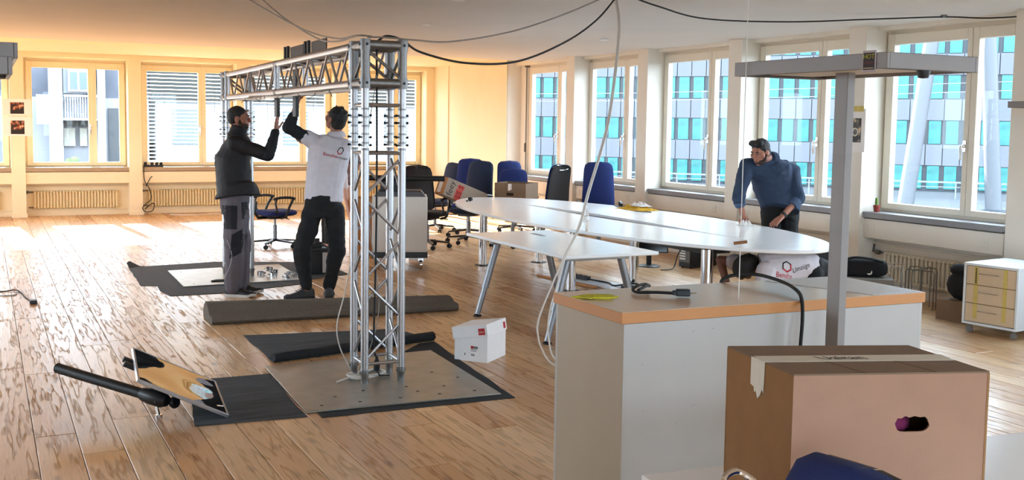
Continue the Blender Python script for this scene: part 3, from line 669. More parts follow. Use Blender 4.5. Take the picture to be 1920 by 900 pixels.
# ---------------------------------------------------------------- tilted screen on the floor
def screen():
    BR, BL, TL = Vector((1.187,5.82,.02)), Vector((.718,5.836,.263)), Vector((.752,6.44,.318)); TR = TL+BR-BL
    c = (BR+TL)/2; m4 = frame_matrix(c, BR-BL, TL-BL); w, h = (BR-BL).length/2, (TL-BL).length/2
    t = thing('tilted_display', 'flat glossy display on a black stand pole lying tilted on the floor', 'display', (c.x, c.y, 0))
    off = Matrix.Translation((-c.x, -c.y, 0)) @ m4
    m = MB(); m.M = off; m.bb(-w, w, -h, h, -.02, -.002); o = m.build('casing', BLACKP, t, bevel=.003)
    m = MB(); m.M = off
    for a in ((-w-.004,w+.004,-h-.004,-h+.008),(-w-.004,w+.004,h-.008,h+.004),(-w-.004,-w+.008,-h,h),(w-.008,w+.004,-h,h)): m.bb(*a, -.018, .002)
    m.build('frame', ALU, t, bevel=.0015)
    g = bpy.data.materials.new('glossy_screen'); g.use_nodes = True; nt = g.node_tree; b = nt.nodes['Principled BSDF']
    b.inputs['Base Color'].default_value = (.012,.010,.010,1); b.inputs['Roughness'].default_value = .02; b.inputs['Specular IOR Level'].default_value = 1.0; b.inputs['IOR'].default_value = 2.6
    tc = nt.nodes.new('ShaderNodeTexCoord'); n = nt.nodes.new('ShaderNodeTexNoise'); n.inputs['Scale'].default_value = 3.0; n.inputs['Detail'].default_value = 0
    bp = nt.nodes.new('ShaderNodeBump'); bp.inputs['Strength'].default_value = .35; bp.inputs['Distance'].default_value = .05
    nt.links.new(tc.outputs['Object'], n.inputs['Vector']); nt.links.new(n.outputs['Fac'], bp.inputs['Height']); nt.links.new(bp.outputs[0], b.inputs['Normal'])
    m = MB(); m.M = off; m.bb(-w+.007, w-.007, -h+.007, h-.007, -.003, .0); m.build('screen', g, t, smooth=0)
    L = lambda p: Vector(p)-Vector((c.x, c.y, 0))
    e = L((.36,6.62,.19)); k = L((.83,6.05,.10))
    m = MB(); m.tube(e, k, .030, 16); m.build('pole', BLACKM, t, bevel=.002)
    m = MB(); m.tube(e, e+(e-k).normalized()*.004, .0305, 16); m.build('pole_cap', BLACKR, t)
    m = MB(); d = (k-e).normalized(); m.path([k-d*.10, k-d*.04, k+d*.04, k+d*.08], [.036,.046,.046,.03], 14); m.tube(k+Vector((0,-.05,-.02)), k+Vector((.03,.05,.09)), .02, 10); m.build('clamp', BLACKP, t, bevel=.002)
    m = MB(); m.lathe([(0,-.015),(.03,-.015),(.036,0),(.03,.015),(0,.015)], k+Vector((.09,-.06,-.02)), 14, (.6,-.7,.1)); m.tube(k+Vector((.02,-.01,.0)), k+Vector((.09,-.06,-.02)), .012, 8); m.build('clamp_knob', BLACKP, t)
    m = MB(); m.tube(k+Vector((0,0,-.03)), k+Vector((.01,-.02,-.098)), .01, 8); m.lathe([(0,0),(.02,0),(.02,.01),(0,.01)], k+Vector((.01,-.02,-.1)), 12); m.build('foot_pin', CHROME, t)
    m = MB(); m.M = off
    for y in (.03, .12): m.bb(-w-.05, w*.4, y-.014, y+.014, -.05, -.022)
    m.build('bracket_rail', BLACKM, t)
    m = MB(); m.M = off; m.bb(-.06, .06, -.1, .16, -.06, -.02); m.build('mount_plate', BLACKP, t)
    # join rail to clamp
    m = MB(); m.tube(k+Vector((.02,.02,.02)), (off @ Vector((0,.0,-.05))), .018, 10); m.build('tilt_arm', BLACKM, t)
screen()
# ---------------------------------------------------------------- tables
def oval_table():
    cx, cy, a, b = 5.735, 9.22, 1.055, 3.05; zt = .72
    t = thing('conference_table', 'long white oval conference table with a lens shaped gap down the middle', 'table', (cx, cy, 0))
    for s in (-1, 1):
        pts = []
        n = 40
        for k in range(n+1):
            q = -PI/2+PI*k/n; pts.append((s*a*math.cos(q), b*math.sin(q)))
        for k in range(1, 24):
            q = k/24; y = b*.63-(b*1.22)*q; pts.append((s*(.002+.105*math.sin(PI*q)), y))
        # outer arc bottom->top, then inner lens top->bottom
        m = MB(); m.prism(pts, zt-.026, zt); o = m.build('tabletop', TABLEW, t, bevel=.002)
        m = MB(); pe = [(x*.9992, y*.9992) for x, y in pts]; m.prism(pe, zt-.030, zt-.0262); m.build('edge_band', EDGEB, o, smooth=0)
    for x in (-.495, .255):
        for y in (1.93, -.15, -2.36):
            m = MB(); m.tube((x,y,.008), (x,y,zt-.03), .05, 20); l = m.build('leg', CHROME, t)
            m = MB(); m.lathe([(0,0),(.098,0),(.098,.006),(.05,.012)], (x,y,0), 22); m.build('foot_plate', BLACKM, l)
            m = MB(); m.bb(x-.1,x+.1,y-.1,y+.1,zt-.042,zt-.03); m.build('top_plate', BLACKM, l)
    m = MB()
    for y in (1.93, -.15, -2.36): m.bb(-.45,.21,y-.02,y+.02,zt-.075,zt-.042)
    m.build('cross_beam', BLACKM, t)
    m = MB(); m.bb(-.18, .10, -1.9, 1.2, zt-.16, zt-.13); m.bb(-.18,-.17,-1.9,1.2,zt-.13,zt-.05); m.bb(.09,.10,-1.9,1.2,zt-.13,zt-.05); m.build('cable_tray', BLACKM, t)
oval_table()
def side_desk():
    t = thing('desk', 'small rectangular white desk on splayed grey legs in front of the oval table', 'desk', (4.20, 7.53, 0)); zt = .70
    m = MB(); m.bb(-.415, .415, -.885, .875, zt-.022, zt); m.build('tabletop', TABLEW, t, bevel=.003)
    m = MB(); m.bb(-.413, .413, -.883, .873, zt-.026, zt-.022); m.build('edge_band', EDGEB, t)
    m = MB(); m.bb(.10, .14, .42, .65, zt-.0005, zt+.001); m.build('cable_slot', STEELROD, t)
    for y, s in ((.60, 1), (-.62, -1)):
        m = MB(); m.bb(-.30, .30, y-.03, y+.03, zt-.075, zt-.03); m.build('cross_bar', STEELG, t, bevel=.004)
        for x, sx in ((-.24,-1),(.24,1)):
            top = Vector((x,y,zt-.07)); bot = Vector((x+sx*.175, y+s*.02, .02)); q = top.lerp(bot, .62)
            m = MB(); m.tube(top, q, .030, 16); m.tube(q, bot, .024, 16); l = m.build('leg', STEELG, t)
            m = MB(); m.lathe([(0,-.02),(.036,-.02),(.036,-.008),(.02,0)], bot, 14); m.build('foot', BLACKP, l)
            m = MB(); m.path([q+(top-q).normalized()*.012, q-(top-q).normalized()*.006], [.032,.032], 16); m.build('collar', STEELG, l)
side_desk()

# ---------------------------------------------------------------- counter, front desk, cardboard box
def counter():
    z = 1.0; F0, F1, B1, B0 = Vector((1.99,3.08)), Vector((3.40,3.01)), Vector((3.41,3.50)), Vector((1.985,3.57))
    t = thing('counter', 'white chest high counter cabinet with a beech top', 'counter', (1.99, 3.08, 0))
    o = lambda p: (p.x-1.99, p.y-3.08)
    def inset(d): 
        c = (F0+F1+B1+B0)/4; return [o(p+(c-p).normalized()*d) for p in (F0,F1,B1,B0)]
    m = MB(); m.prism(inset(.0), z-.042, z-.002); top = m.build('worktop', BEECH, t, bevel=.002)
    m = MB(); m.prism(inset(.002), z-.002, z); m.build('veneer', BEECHT, top, smooth=0)
    q = inset(.012)
    def pan(nm, a, b, mt, th=.019, z0=.0):
        a, b = Vector(a), Vector(b); d = (b-a).normalized(); n = Vector((d.y, -d.x))
        m = MB(); m.prism([tuple(a), tuple(b), tuple(b-n*th), tuple(a-n*th)], z0, z-.043); return m.build(nm, mt, t, bevel=.0015)
    pan('front_panel', q[0], q[1], GREYP); pan('right_panel', q[1], q[2], GREYP); pan('back_panel', q[2], q[3], GREYP); pan('left_panel', q[3], q[0], mat('shaded_end_panel', '#a99b87', .5, noise=.03, nscale=6))  # left panel's shade is put into its darker beige colour
    m = MB(); R = random.Random(5)
    fp = lambda u, zz: (Vector(q[0]).lerp(Vector(q[1]), u)+Vector((-.0, -.0006)), zz)
    for k in range(16):
        p, zz = fp(R.uniform(.05,.8), R.uniform(.55,.93)); l = R.uniform(.004,.02); s = R.uniform(-.01,.01)
        m.add([(p.x,p.y-.0004,zz),(p.x+l,p.y-.0006,zz+s),(p.x+l,p.y-.0006,zz+s+.002),(p.x,p.y-.0004,zz+.002)], [(0,1,2,3)])
    m.build('scuff_mark', mat('scuff', '#8d8983', .8), t, smooth=0)
counter()
m4 = (Vector((1.49,2.28)), Vector((2.87,2.12)))
def front_desk():
    t = thing('desk', 'white desk in the foreground that the large cardboard box stands on', 'desk', (2.1, 1.8, 0), math.atan2(-.16, 1.38))
    m = MB(); m.bb(-.61, 1.15, -.40, .405, .705, .73); m.build('tabletop', TABLEW, t, bevel=.003)
    for x in (-.55, 1.08):
        for y in (-.33, .34): m = MB(); m.tube((x,y,0), (x,y,.705), .025, 14); m.build('leg', STEELG, t)
    m = MB(); m.bb(-.55,1.08,.30,.33,.62,.70); m.build('rail', STEELG, t)
front_desk()
def big_box():
    L0, F0, F1, B1 = Vector((1.66,2.08)), Vector((1.605,1.775)), Vector((2.045,1.617)), Vector((2.10,1.905))
    z0, z1 = .731, 1.105
    t = thing('moving_box', 'large brown moving box with taped lid and hand hole on the front desk', 'box', (1.605, 1.775, 0))
    o = lambda p, z: (p.x-1.605, p.y-1.775, z)
    th = .006
    def side(nm, a, b, mt, hole=None):
        d = (b-a); Ln = d.length; d = d/Ln; n = Vector((d.y,-d.x)); m = MB()
        P = lambda u, z, k: (a.x+d.x*u-n.x*th*k-1.605, a.y+d.y*u-n.y*th*k-1.775, z)
        outer = [(0,z0),(Ln,z0),(Ln,z1-.004),(0,z1-.004)]
        if not hole: m.prism([(0,0),(1,0),(1,1)], 0, 0) if False else None
        if not hole:
            m.add([P(u,z,0) for u,z in outer]+[P(u,z,1) for u,z in outer], [(0,1,2,3),(7,6,5,4),(0,4,5,1),(1,5,6,2),(2,6,7,3),(3,7,4,0)])
        else:
            hu, hz, hw, hh = hole; H = []
            for k in range(24):
                q = 2*PI*k/24+PI/24; s = math.cos(q); c = math.sin(q); r = (abs(s)**4+abs(c)**4)**-.25
                H.append((hu+hw*s*r+.002*math.sin(k*5), hz+hh*c*r+.0025*math.sin(k*3)*(c > 0)))
            rim = []
            for k in range(24):
                u, z = H[k]; dx, dz = u-hu, z-hz; f = min([((Ln-hu) if dx > 0 else hu)/max(abs(dx),1e-6), ((z1-.004-hz) if dz > 0 else hz-z0)/max(abs(dz),1e-6)]); rim.append((hu+dx*f, hz+dz*f))
            # corners snapped
            for cu, cz in outer:
                i = min(range(24), key=lambda k: (rim[k][0]-cu)**2+(rim[k][1]-cz)**2); rim[i] = (cu, cz)
            vs = [P(u,z,0) for u,z in rim]+[P(u,z,0) for u,z in H]+[P(u,z,1) for u,z in H]+[P(u,z,1) for u,z in rim]; fs = []
            for k in range(24):
                l = (k+1) % 24; fs += [(k,l,24+l,24+k),(24+k,24+l,48+l,48+k),(48+k,48+l,72+l,72+k)]
            m.add(vs, fs)
        return m.build(nm, mt, t, smooth=0)
    side('left_side', L0, F0, CARD); side('front_side', F0, F1, CARDP, (.285,.985,.040,.0175)); side('right_side', F1, B1, CARD); side('back_side', B1, L0, CARD)
    c0 = (L0+F0)/2; c1 = (B1+F1)/2
    for nm, q in (('lid_flap', (F0,F1,c1,c0)), ('lid_flap', (c0,c1,B1,L0))):
        m = MB(); k = (q[0]+q[1]+q[2]+q[3])/4; m.prism([o(p+(k-p)*.004, 0)[:2] for p in q], z1-.005, z1); m.build(nm, CARDD, t, smooth=0)
    m = MB()
    for u in (.36, .72): a = F0.lerp(F1,u); b = c0.lerp(c1,u-.06); m.path([o(a,z1), o(b,z1)], .0009, 5)
    m.build('flap_seam', mat('seam_brown', '#5d4733', .9), t)
    m = MB(); m.prism([o(p,0)[:2] for p in (L0,F0,F1,B1)], z0, z0+.006); m.build('bottom', CARDI, t, smooth=0)
    TAPE = mat('paper_tape', '#d9d3c4', .55, noise=.05, nscale=40)
    d = (c1-c0).normalized(); n = Vector((-d.y, d.x)); w = .032
    m = MB(); m.prism([o(c0-n*w-d*.001,0)[:2], o(c1-n*w+d*.001,0)[:2], o(c1+n*w+d*.001,0)[:2], o(c0+n*w-d*.001,0)[:2]], z1+.0002, z1+.0008); tp = m.build('tape', TAPE, t, smooth=0)
    e = (F0-L0).normalized(); nn = Vector((e.y,-e.x)); m = MB(); P = []
    for u, z in ((-w,z1+.0008),(w,z1+.0008),(w*.9,z1-.075),(w*.65,z1-.068),(w*.4,z1-.085),(w*.05,z1-.094),(-w*.2,z1-.078),(-w*.45,z1-.082),(-w*.5,z1-.070),(-w,z1-.066)):
        p = c0+e*u+nn*.0012; P.append(o(p, z))
    m.add(P, [tuple(range(len(P)))]); q = [(x+nn.x*.0006, y+nn.y*.0006, z) for x, y, z in P]; m.add(q, [tuple(range(len(q)))[::-1]]); m.build('tape_end', TAPE, t, smooth=0)
    M = frame_matrix(o(c0.lerp(c1,.45)+n*.002, z1+.0012), (d.x,d.y,0), (n.x,n.y,0))
    put_text('Ualtan', .045, M, BLACKI, t, shear=-.5, extrude=.0002)
    m = MB(); m.ell(o(F0.lerp(F1,.56)+Vector((.03,.06)),.97), (.05,.03,.03), 10); m.build('pink_cloth', mat('magenta_cloth', '#7a1c4a', .9), t)
big_box()

# ---------------------------------------------------------------- office chairs
def chair_parts(fabric, shell):
    P = {}
    m = pillow(.50, .50, .48, .085, p=6, bend=.01); m2 = MB(); m2.v = [(x, .24-z, .455+y) for x, y, z in m.v]; m2.f = [tuple(reversed(f)) for f in m.f]; m2.mi = m.mi; P['seat'] = (m2.mesh('seat', fabric, 60),)
    m = pillow(.44, .37, .60, .06, p=10, curve=-.035, bend=-.02); m3 = MB(); m3.M = Matrix.Translation((0,-.20,.53)) @ Matrix.Rotation(math.radians(8), 4, 'X'); m3.add(m.v, m.f); P['backrest'] = (m3.mesh('backrest', fabric, 60),)
    m = pillow(.43, .36, .585, .03, p=10, curve=-.035, bend=-.02); m3 = MB(); m3.M = Matrix.Translation((0,-.235,.535)) @ Matrix.Rotation(math.radians(8), 4, 'X'); m3.add(m.v, m.f); P['back_shell'] = (m3.mesh('back_shell', shell, 60),)
    m = MB(); m.tube((0,0,.10), (0,0,.30), .028, 14); m.tube((0,0,.30), (0,0,.41), .016, 12); P['column'] = (m.mesh('column', STEELG),)
    m = MB(); m.box((0,.0,.405), (.20,.26,.045)); m.path([(0,-.10,.40),(0,-.24,.40),(0,-.29,.46),(0,-.275,.62)], .022, 8); m.tube((.1,.05,.40),(.28,.05,.39),.007,6); P['mechanism'] = (m.mesh('mechanism', BLACKP),)
    m = MB(); m.rings([[(x, y, z) for y, z in ((-.026,.115),(.026,.115),(.022,.085),(-.022,.085))] if k == 0 else [(x, y, z) for y, z in ((-.016,.085),(.016,.085),(.014,.066),(-.014,.066))] for k, x in enumerate((.02, .30))]); P['base_leg'] = (m.mesh('base_leg', BLACKP),)
    m = MB()
    for y in (-.016, .016): m.lathe([(0,-.010),(.024,-.010),(.029,0),(.024,.010),(0,.010)], (0,y,.029), 14, (0,1,0))
    m.tube((0,0,.03), (0,0,.075), .008, 8); P['caster'] = (m.mesh('caster', BLACKR),)
    for s in (-1, 1):
        m = MB(); x = s*.275; m.path(spline([(s*.2,-.02,.40),(x,.0,.43),(x+s*.012,.06,.56),(x,.12,.655)], 5), .017, 8); m.path(spline([(s*.2,-.1,.42),(x,-.12,.5),(x,-.14,.60),(x,-.12,.66)], 5), .013, 8)
        m.path(spline([(x,-.17,.655),(x,-.08,.672),(x,.05,.672),(x,.14,.655)], 5), [.018]*16, 10); P['armrest' if s < 0 else 'armrest_'] = (m.mesh('armrest', BLACKP),)
    return P
CP = {'blue': chair_parts(BLUE, BLACKP), 'dark': chair_parts(BLUED, BLACKP), 'black': chair_parts(BLACKF, BLACKP)}
def chair(x, y, deg, label, kind='blue', back=True, arms=True, scale=1., group='blue and black office swivel chairs'):
    """faces +y when deg is 0"""
    P = CP[kind]; t = thing('office_chair', label, 'chair', (x, y, 0), math.radians(deg), group)
    for nm in ('seat', 'mechanism', 'column'): link(nm, P[nm][0], t)
    if back:
        for nm in ('backrest', 'back_shell'): o = link(nm, P[nm][0], t); o.scale = (1,1,scale)
        if scale > 1:
            for o in kids(t):
                if o.name.startswith('back'): o.location.z = -.53*(scale-1)
    if arms:
        for nm in ('armrest', 'armrest_'): link('armrest', P[nm][0], t)
    for k in range(5):
        a = .35+k*2*PI/5; b = link('base_leg', P['base_leg'][0], t, rot=(0,0,a))
        c = link('caster', P['caster'][0], b, (.30,0,0), (0,0,.8+k))
    return t
chair(3.42, 13.75, -75, 'office chair without backrest, blue seat and black arms, behind the two men', 'blue', back=False)
chair(5.28, 13.0, -45, 'office chair with a black back shell turned to us beside the white rolling cabinet', 'black', scale=1.0)
chair(6.05, 13.35, 125, 'dark blue office chair turned sideways before a bluer one, near the oval table tip', 'dark', scale=1.05)
chair(6.40, 14.15, 150, 'tall blue office chair facing us behind the dark blue one', 'blue', scale=1.05)
chair(6.22, 15.0, 98, 'narrow edge-on dark blue office chair behind the printed carton', 'dark', arms=False, scale=.95)
chair(6.43, 12.74, 153, 'blue office chair facing us with the open brown carton on its seat', 'blue', arms=False, scale=.94)
chair(7.36, 14.5, 172, 'blue office chair in the back corner, half hidden by the chair before it', 'blue', scale=.98)
chF = chair(7.13, 13.15, 15, 'office chair with a black back shell and a wire loop by the second right window', 'blue', scale=1.0)
chG = chair(7.12, 11.62, 152, 'blue office chair facing us at the window side of the oval table', 'blue', scale=1.12)
m = MB(); m.path([(.15*math.cos(a), -.33+.02*math.sin(a*2), 1.07+.035*math.sin(a)) for a in [k*PI/12 for k in range(24)]], .005, 6, closed=True); m.build('wire_loop', CHROME, chF)
m = MB(); m.box((-.04,-.292,.93), (.10,.004,.06), R=Matrix.Rotation(.15,3,'Y')); m.build('paper_label', PAPER, chF)
FC = chair(1.165, 1.45, 90, 'blue office chair in the foreground whose back top rises before the large box', 'blue', arms=False, scale=.90)
m = MB(); m.path(spline([(.16,-.215,.80),(.155,-.16,.90),(.15,-.115,.962),(.155,-.14,.976),(.15,-.165,.968),(.135,-.19,.94),(.12,-.215,.86)], 5), .007, 8); m.build('chrome_hoop', CHROME, FC)
# ---------------------------------------------------------------- people
from mathutils import noise as NZ
SKIN = mat('skin', '#a8705a', .55, noise=.05); SKIND = mat('darker_skin', '#7d4f3c', .55, noise=.05); SKINL = mat('light_skin', '#c99680', .55)
HAIR = mat('black_hair', '#15110f', .6, bump=.6, bscale=160); HAIRR = mat('auburn_hair', '#5a1f12', .5, bump=.6, bscale=160, stretch=(1,1,.2))
def voxelize(m, name, mt, parent, base, voxel=.008, wrinkle=0., wscale=9., smooth=2):
    me = m.mesh(name, mt, 0); o = bpy.data.objects.new(name, me); COL.objects.link(o)
    r = o.modifiers.new('r', 'REMESH'); r.mode = 'VOXEL'; r.voxel_size = voxel
    s = o.modifiers.new('s', 'SMOOTH'); s.factor = .5; s.iterations = smooth
    dg = bpy.context.evaluated_depsgraph_get(); ne = bpy.data.meshes.new_from_object(o.evaluated_get(dg))
    bpy.data.objects.remove(o); bpy.data.meshes.remove(me); ne.name = name
    B = Vector(base)
    if wrinkle:
        co = [v.co.copy() for v in ne.vertices]; no = [v.normal.copy() for v in ne.vertices]
        for v, c, n in zip(ne.vertices, co, no):
            d = NZ.noise(Vector((c.x*wscale, c.y*wscale, c.z*wscale*.8)))+.5*NZ.noise(Vector((c.x*wscale*1.7+3, c.y*wscale*1.7, c.z*wscale*2.6)))
            v.co = c+n*(wrinkle*d)
    for v in ne.vertices: v.co -= B
    ne.materials.clear(); ne.materials.append(mt)
    ne.polygons.foreach_set('use_smooth', [True]*len(ne.polygons)); ne.update()
    return link(name, ne, parent)
def torso(m, st, n=20):
    """stations: (point, side vector, half width, half depth)"""
    rg = []
    for i, (p, s, hw, hd) in enumerate(st):
        p = Vector(p); a = Vector(st[max(i-1,0)][0]); b = Vector(st[min(i+1,len(st)-1)][0]); t = (b-a).normalized()
        s = Vector(s); s = (s-s.dot(t)*t).normalized(); f = t.cross(s)
        rg.append([p+s*hw*math.copysign(abs(math.cos(q))**.85, math.cos(q))+f*hd*math.copysign(abs(math.sin(q))**.85, math.sin(q)) for q in [2*PI*k/n for k in range(n)]])
    m.rings(rg)
def hand(m, w, d, nrm, thumb, curl=.3, spread=.12, L=1.):
    """w wrist, d along the hand, nrm out of the palm, thumb +1/-1 which side"""
    w = Vector(w); d = Vector(d).normalized(); nrm = Vector(nrm); nrm = (nrm-nrm.dot(d)*d).normalized(); s = d.cross(nrm)*thumb
    for k, o in enumerate((.028, .010, -.009, -.027)):
        m.cap_seg(w+d*.01+s*o*.6, w+d*.092*L+s*o, .016, .0125, 8)
        b = w+d*.095*L+s*o; q = d+s*(o/.028*spread); ln = (.072, .080, .075, .058)[k]*L; p = b; a = curl*.6
        for j, f in enumerate((.45, .31, .24)):
            v = (q*math.cos(a)+nrm*math.sin(a)).normalized(); e = p+v*ln*f; m.cap_seg(p, e, .0095-.001*j, .009-.001*j, 8); p = e; a += curl
    p = w+d*.022+s*.026; q = (d*.62+s*.72+nrm*.3).normalized(); e = p+q*.045; m.cap_seg(p, e, .016, .012, 8)
    q = (d*.85+s*.42+nrm*(.25+curl*.4)).normalized(); e2 = e+q*.034; m.cap_seg(e, e2, .0115, .0105, 8); m.cap_seg(e2, e2+(q+nrm*curl*.3).normalized()*.026, .0105, .0085, 8)
def head_frame(c, face, up=(0,0,1)):
    f = Vector(face).normalized(); u = Vector(up); u = (u-u.dot(f)*f).normalized(); r = f.cross(u)
    M = Matrix((r, f, u)).transposed().to_4x4(); M.translation = c; return M
def head(m, H):
    m.M = H; k = 14
    m.ell((0,-.012,.030), (.074,.094,.088), k); m.ell((0,.028,-.045), (.057,.058,.066), k); m.ell((0,.058,-.088), (.026,.022,.022), 10)
    m.cap_seg((0,.084,.022), (0,.103,-.016), .009, .013, 8); m.ell((0,.092,-.02), (.019,.012,.010), 8)
    m.cap_seg((-.036,.074,.036), (.036,.074,.036), .013, .013, 8); m.cap_seg((-.05,.045,-.01), (.05,.045,-.01), .03, .03, 8)
    m.cap_seg((-.019,.080,-.05), (.019,.080,-.05), .009, .009, 8); m.cap_seg((-.016,.078,-.061), (.016,.078,-.061), .009, .009, 8)
    for s in (-1, 1): m.ell((s*.078,-.012,-.004), (.011,.024,.034), 10, Matrix.Rotation(.15*s, 3, 'Z'))
    m.M = Matrix.Identity(4)
def face_bits(par, base, H, brows=HAIR):
    O = Matrix.Translation(-Vector(base)) @ H
    for s in (-1, 1):
        m = MB(); m.M = O; m.ell((s*.031,.0745,.012), (.0125,.010,.006), 10); e = m.build('eye', mat('eye_white', '#8d807a', .3), par)
        m = MB(); m.M = O; m.ell((s*.031,.0835,.012), (.006,.003,.0058), 8); m.build('iris', mat('eye_dark', '#1d120c', .2), e)
        m = MB(); m.M = O; m.path([(s*.014,.089,.031),(s*.030,.0885,.037),(s*.047,.078,.033)], [.004,.005,.003], 6); m.build('eyebrow', brows, par)
    m = MB(); m.M = O; m.path([(-.021,.083,-.0555),(0,.0905,-.0545),(.021,.083,-.0555)], [.0025,.004,.0025], 6); m.build('mouth', mat('lips', '#8a4b40', .5), par)
def shoe(par, base, ank, toe, upper, sole, L=.29, lift=0., nm='shoe'):
    a = Vector(ank); d = Vector(toe)-a; d.z = 0; d.normalize(); s = Vector((d.y,-d.x,0)); h = Vector((a.x,a.y,lift))-d*.075
    O = Vector(base); st = []; so = []
    for k in range(11):
        u = k/10; w = (.028,.036,.037,.035,.034,.037,.043,.047,.046,.038,.018)[k]; z = (.085,.105,.112,.108,.092,.078,.068,.060,.053,.045,.032)[k]
        p = h+d*L*u-O; up = .012 if k > 8 else 0
        st.append([p+s*w*x+Vector((0,0,.02+up+(z-.02)*y)) for x, y in ((-1,0),(1,0),(1,.35),(.85,.75),(.4,1),(-.4,1),(-.85,.75),(-1,.35))])
        w += .005; so.append([p+s*w*x+Vector((0,0,.001+up+.026*y)) for x, y in ((-1,0),(1,0),(1.03,.5),(1,1),(-1,1),(-1.03,.5))])
    m = MB(); m.rings(st); o = m.build(nm, upper, par, smooth=70)
    m = MB(); m.rings(so); m.build('sole', sole, o, smooth=50)
    m = MB()
    for u in (.42, .5, .58): p = h+d*L*u-O+Vector((0,0,.098-.1*(u-.42))); m.tube(p-s*.026, p+s*.026, .004, 6)
    m.build('laces', BLACKR, o); return o
def on_surface(obj, base, M, txt, size, mt, shear=0., nm='shirt_print', lines=None):
    """print lettering onto a garment: every vertex is dropped onto the cloth along -Z of M"""
    if lines is None: me = text_mesh(txt, size, shear, 0)
    else:
        b = MB()
        for poly in lines: b.add([(x,y,0) for x, y in poly], [tuple(range(len(poly)))])
        me = b.mesh(nm, mt, 0)
    bm = bmesh.new(); bm.from_mesh(me); bmesh.ops.triangulate(bm, faces=bm.faces)
    bmesh.ops.subdivide_edges(bm, edges=[e for e in bm.edges if e.calc_length() > .02], cuts=2)
    d = (M.to_3x3() @ Vector((0,0,-1))).normalized(); B = Vector(base)
    bad = []
    for v in bm.verts:
        p = M @ v.co; ok, loc, nr, _ = obj.ray_cast(p-B, d)
        if ok: v.co = loc-d*.0025
        else: bad.append(v)
    bmesh.ops.delete(bm, geom=bad, context='VERTS')
    bm.to_mesh(me); bm.free(); me.materials.clear(); me.materials.append(mt); me.name = nm
    o = bpy.data.objects.new(nm, me); COL.objects.link(o); o.parent = obj; return o
V = Vector
def limbs(m, J, arm=(.046,.038,.027), leg=(.085,.058,.04)):
    for s in 'LR':
        m.cap_seg(J['sh'+s], J['el'+s], arm[0], arm[1]); m.cap_seg(J['el'+s], J['wr'+s], arm[1], arm[2])
        m.cap_seg(J['hip'+s], J['knee'+s], leg[0], leg[1]); m.cap_seg(J['knee'+s], J['ank'+s], leg[1]*.98, leg[2])
def spine_st(J, grow=0., w=(.165,.15,.17,.185,.10), d=(.11,.10,.12,.11,.07)):
    hs = V(J['hipR'])-V(J['hipL']); ss = V(J['shR'])-V(J['shL']); sm = (V(J['shR'])+V(J['shL']))/2; ne = V(J['neck'])
    up = (ne-V(J['chest'])).normalized(); low = V(J['pelvis'])-(V(J['waist'])-V(J['pelvis'])).normalized()*.07
    P = [(low,hs,w[0]*.9,d[0]*.9),(J['pelvis'],hs,w[0],d[0]),(J['waist'],(hs.normalized()+ss.normalized()),w[1],d[1]),(J['chest'],ss,w[2],d[2]),(V(J['chest']).lerp(sm,.75),ss,w[3],d[3]),(sm.lerp(ne,.55),ss,w[4],d[4])]
    return [(p,s,a+grow,b+grow) for p,s,a,b in P]
def person(name, label, J, base): return thing(name, label, 'person', base)

# -- man in black jacket, in profile
J1 = dict(pelvis=(2.137,10.122,0.888),waist=(2.132,10.140,1.055),chest=(2.147,10.155,1.284),neck=(2.176,10.163,1.528),head=(2.194,10.169,1.680),hipR=(2.113,10.031,0.864),hipL=(2.165,10.206,0.850),kneeR=(2.101,9.989,0.473),kneeL=(2.198,10.163,0.450),ankR=(2.080,9.952,0.093),ankL=(2.191,10.143,0.085),toeR=(2.236,9.847,0.048),toeL=(2.310,10.079,0.040),shR=(2.115,9.996,1.450),shL=(2.253,10.308,1.454),elR=(2.399,9.887,1.338),wrR=(2.480,9.923,1.564),elL=(2.235,10.335,1.15),wrL=(2.255,10.27,0.93))
B1 = (2.14, 10.05, 0); p1 = person('person', 'man in black jacket and grey work trousers standing in profile, one hand raised', J1, B1)
H1 = head_frame(V(J1['head'])-V((0,0,.01)), (.93,-.36,.02))
m = MB(); torso(m, spine_st(J1)); limbs(m, J1); m.cap_seg(J1['neck'], H1 @ V((0,-.025,-.04)), .058, .055); head(m, H1)
hand(m, J1['wrR'], (.12,.03,.99), (.75,-.5,-.1), 1, .10, .10); hand(m, J1['wrL'], (.05,-.05,-1), (-.9,.4,0), -1, .35)
voxelize(m, 'body', SKIN, p1, B1, .0065)
JK = mat('black_jacket_cloth', '#0f0b10', .7, noise=.15, nscale=30, bump=.12, bscale=60); JS = mat('charcoal_sleeve', '#16191d', .8, noise=.1, nscale=40)
st = spine_st(J1, .025); hs = V(J1['hipR'])-V(J1['hipL']); fw = V((.91,-.41,0))
st = [(V((2.155,10.09,.935)),hs,.19,.215),(V((2.15,10.10,1.0)),hs,.19,.19)]+[(V(J1['waist']),hs,.185,.165)]+[(V(J1['chest'])-fw*.02,st[3][1],.20,.165),(st[4][0],st[4][1],.195,.135),(st[5][0],st[5][1],.12,.10)]
m = MB(); torso(m, st)
for s in 'LR': m.cap_seg(J1['sh'+s], V(J1['el'+s]), .077, .062)
jk = voxelize(m, 'jacket', JK, p1, B1, .009, .011, 8)
m = MB(); m.cap_seg(V(J1['elR']).lerp(V(J1['shR']),.35), J1['elR'], .064, .060); m.cap_seg(J1['elR'], V(J1['elR']).lerp(V(J1['wrR']),.93), .059, .045); voxelize(m, 'sleeve', JS, p1, B1, .008, .007, 12)
m = MB(); m.cap_seg(J1['elL'], V(J1['elL']).lerp(V(J1['wrL']),.9), .058, .045); voxelize(m, 'sleeve', JS, p1, B1, .009, .006, 12)
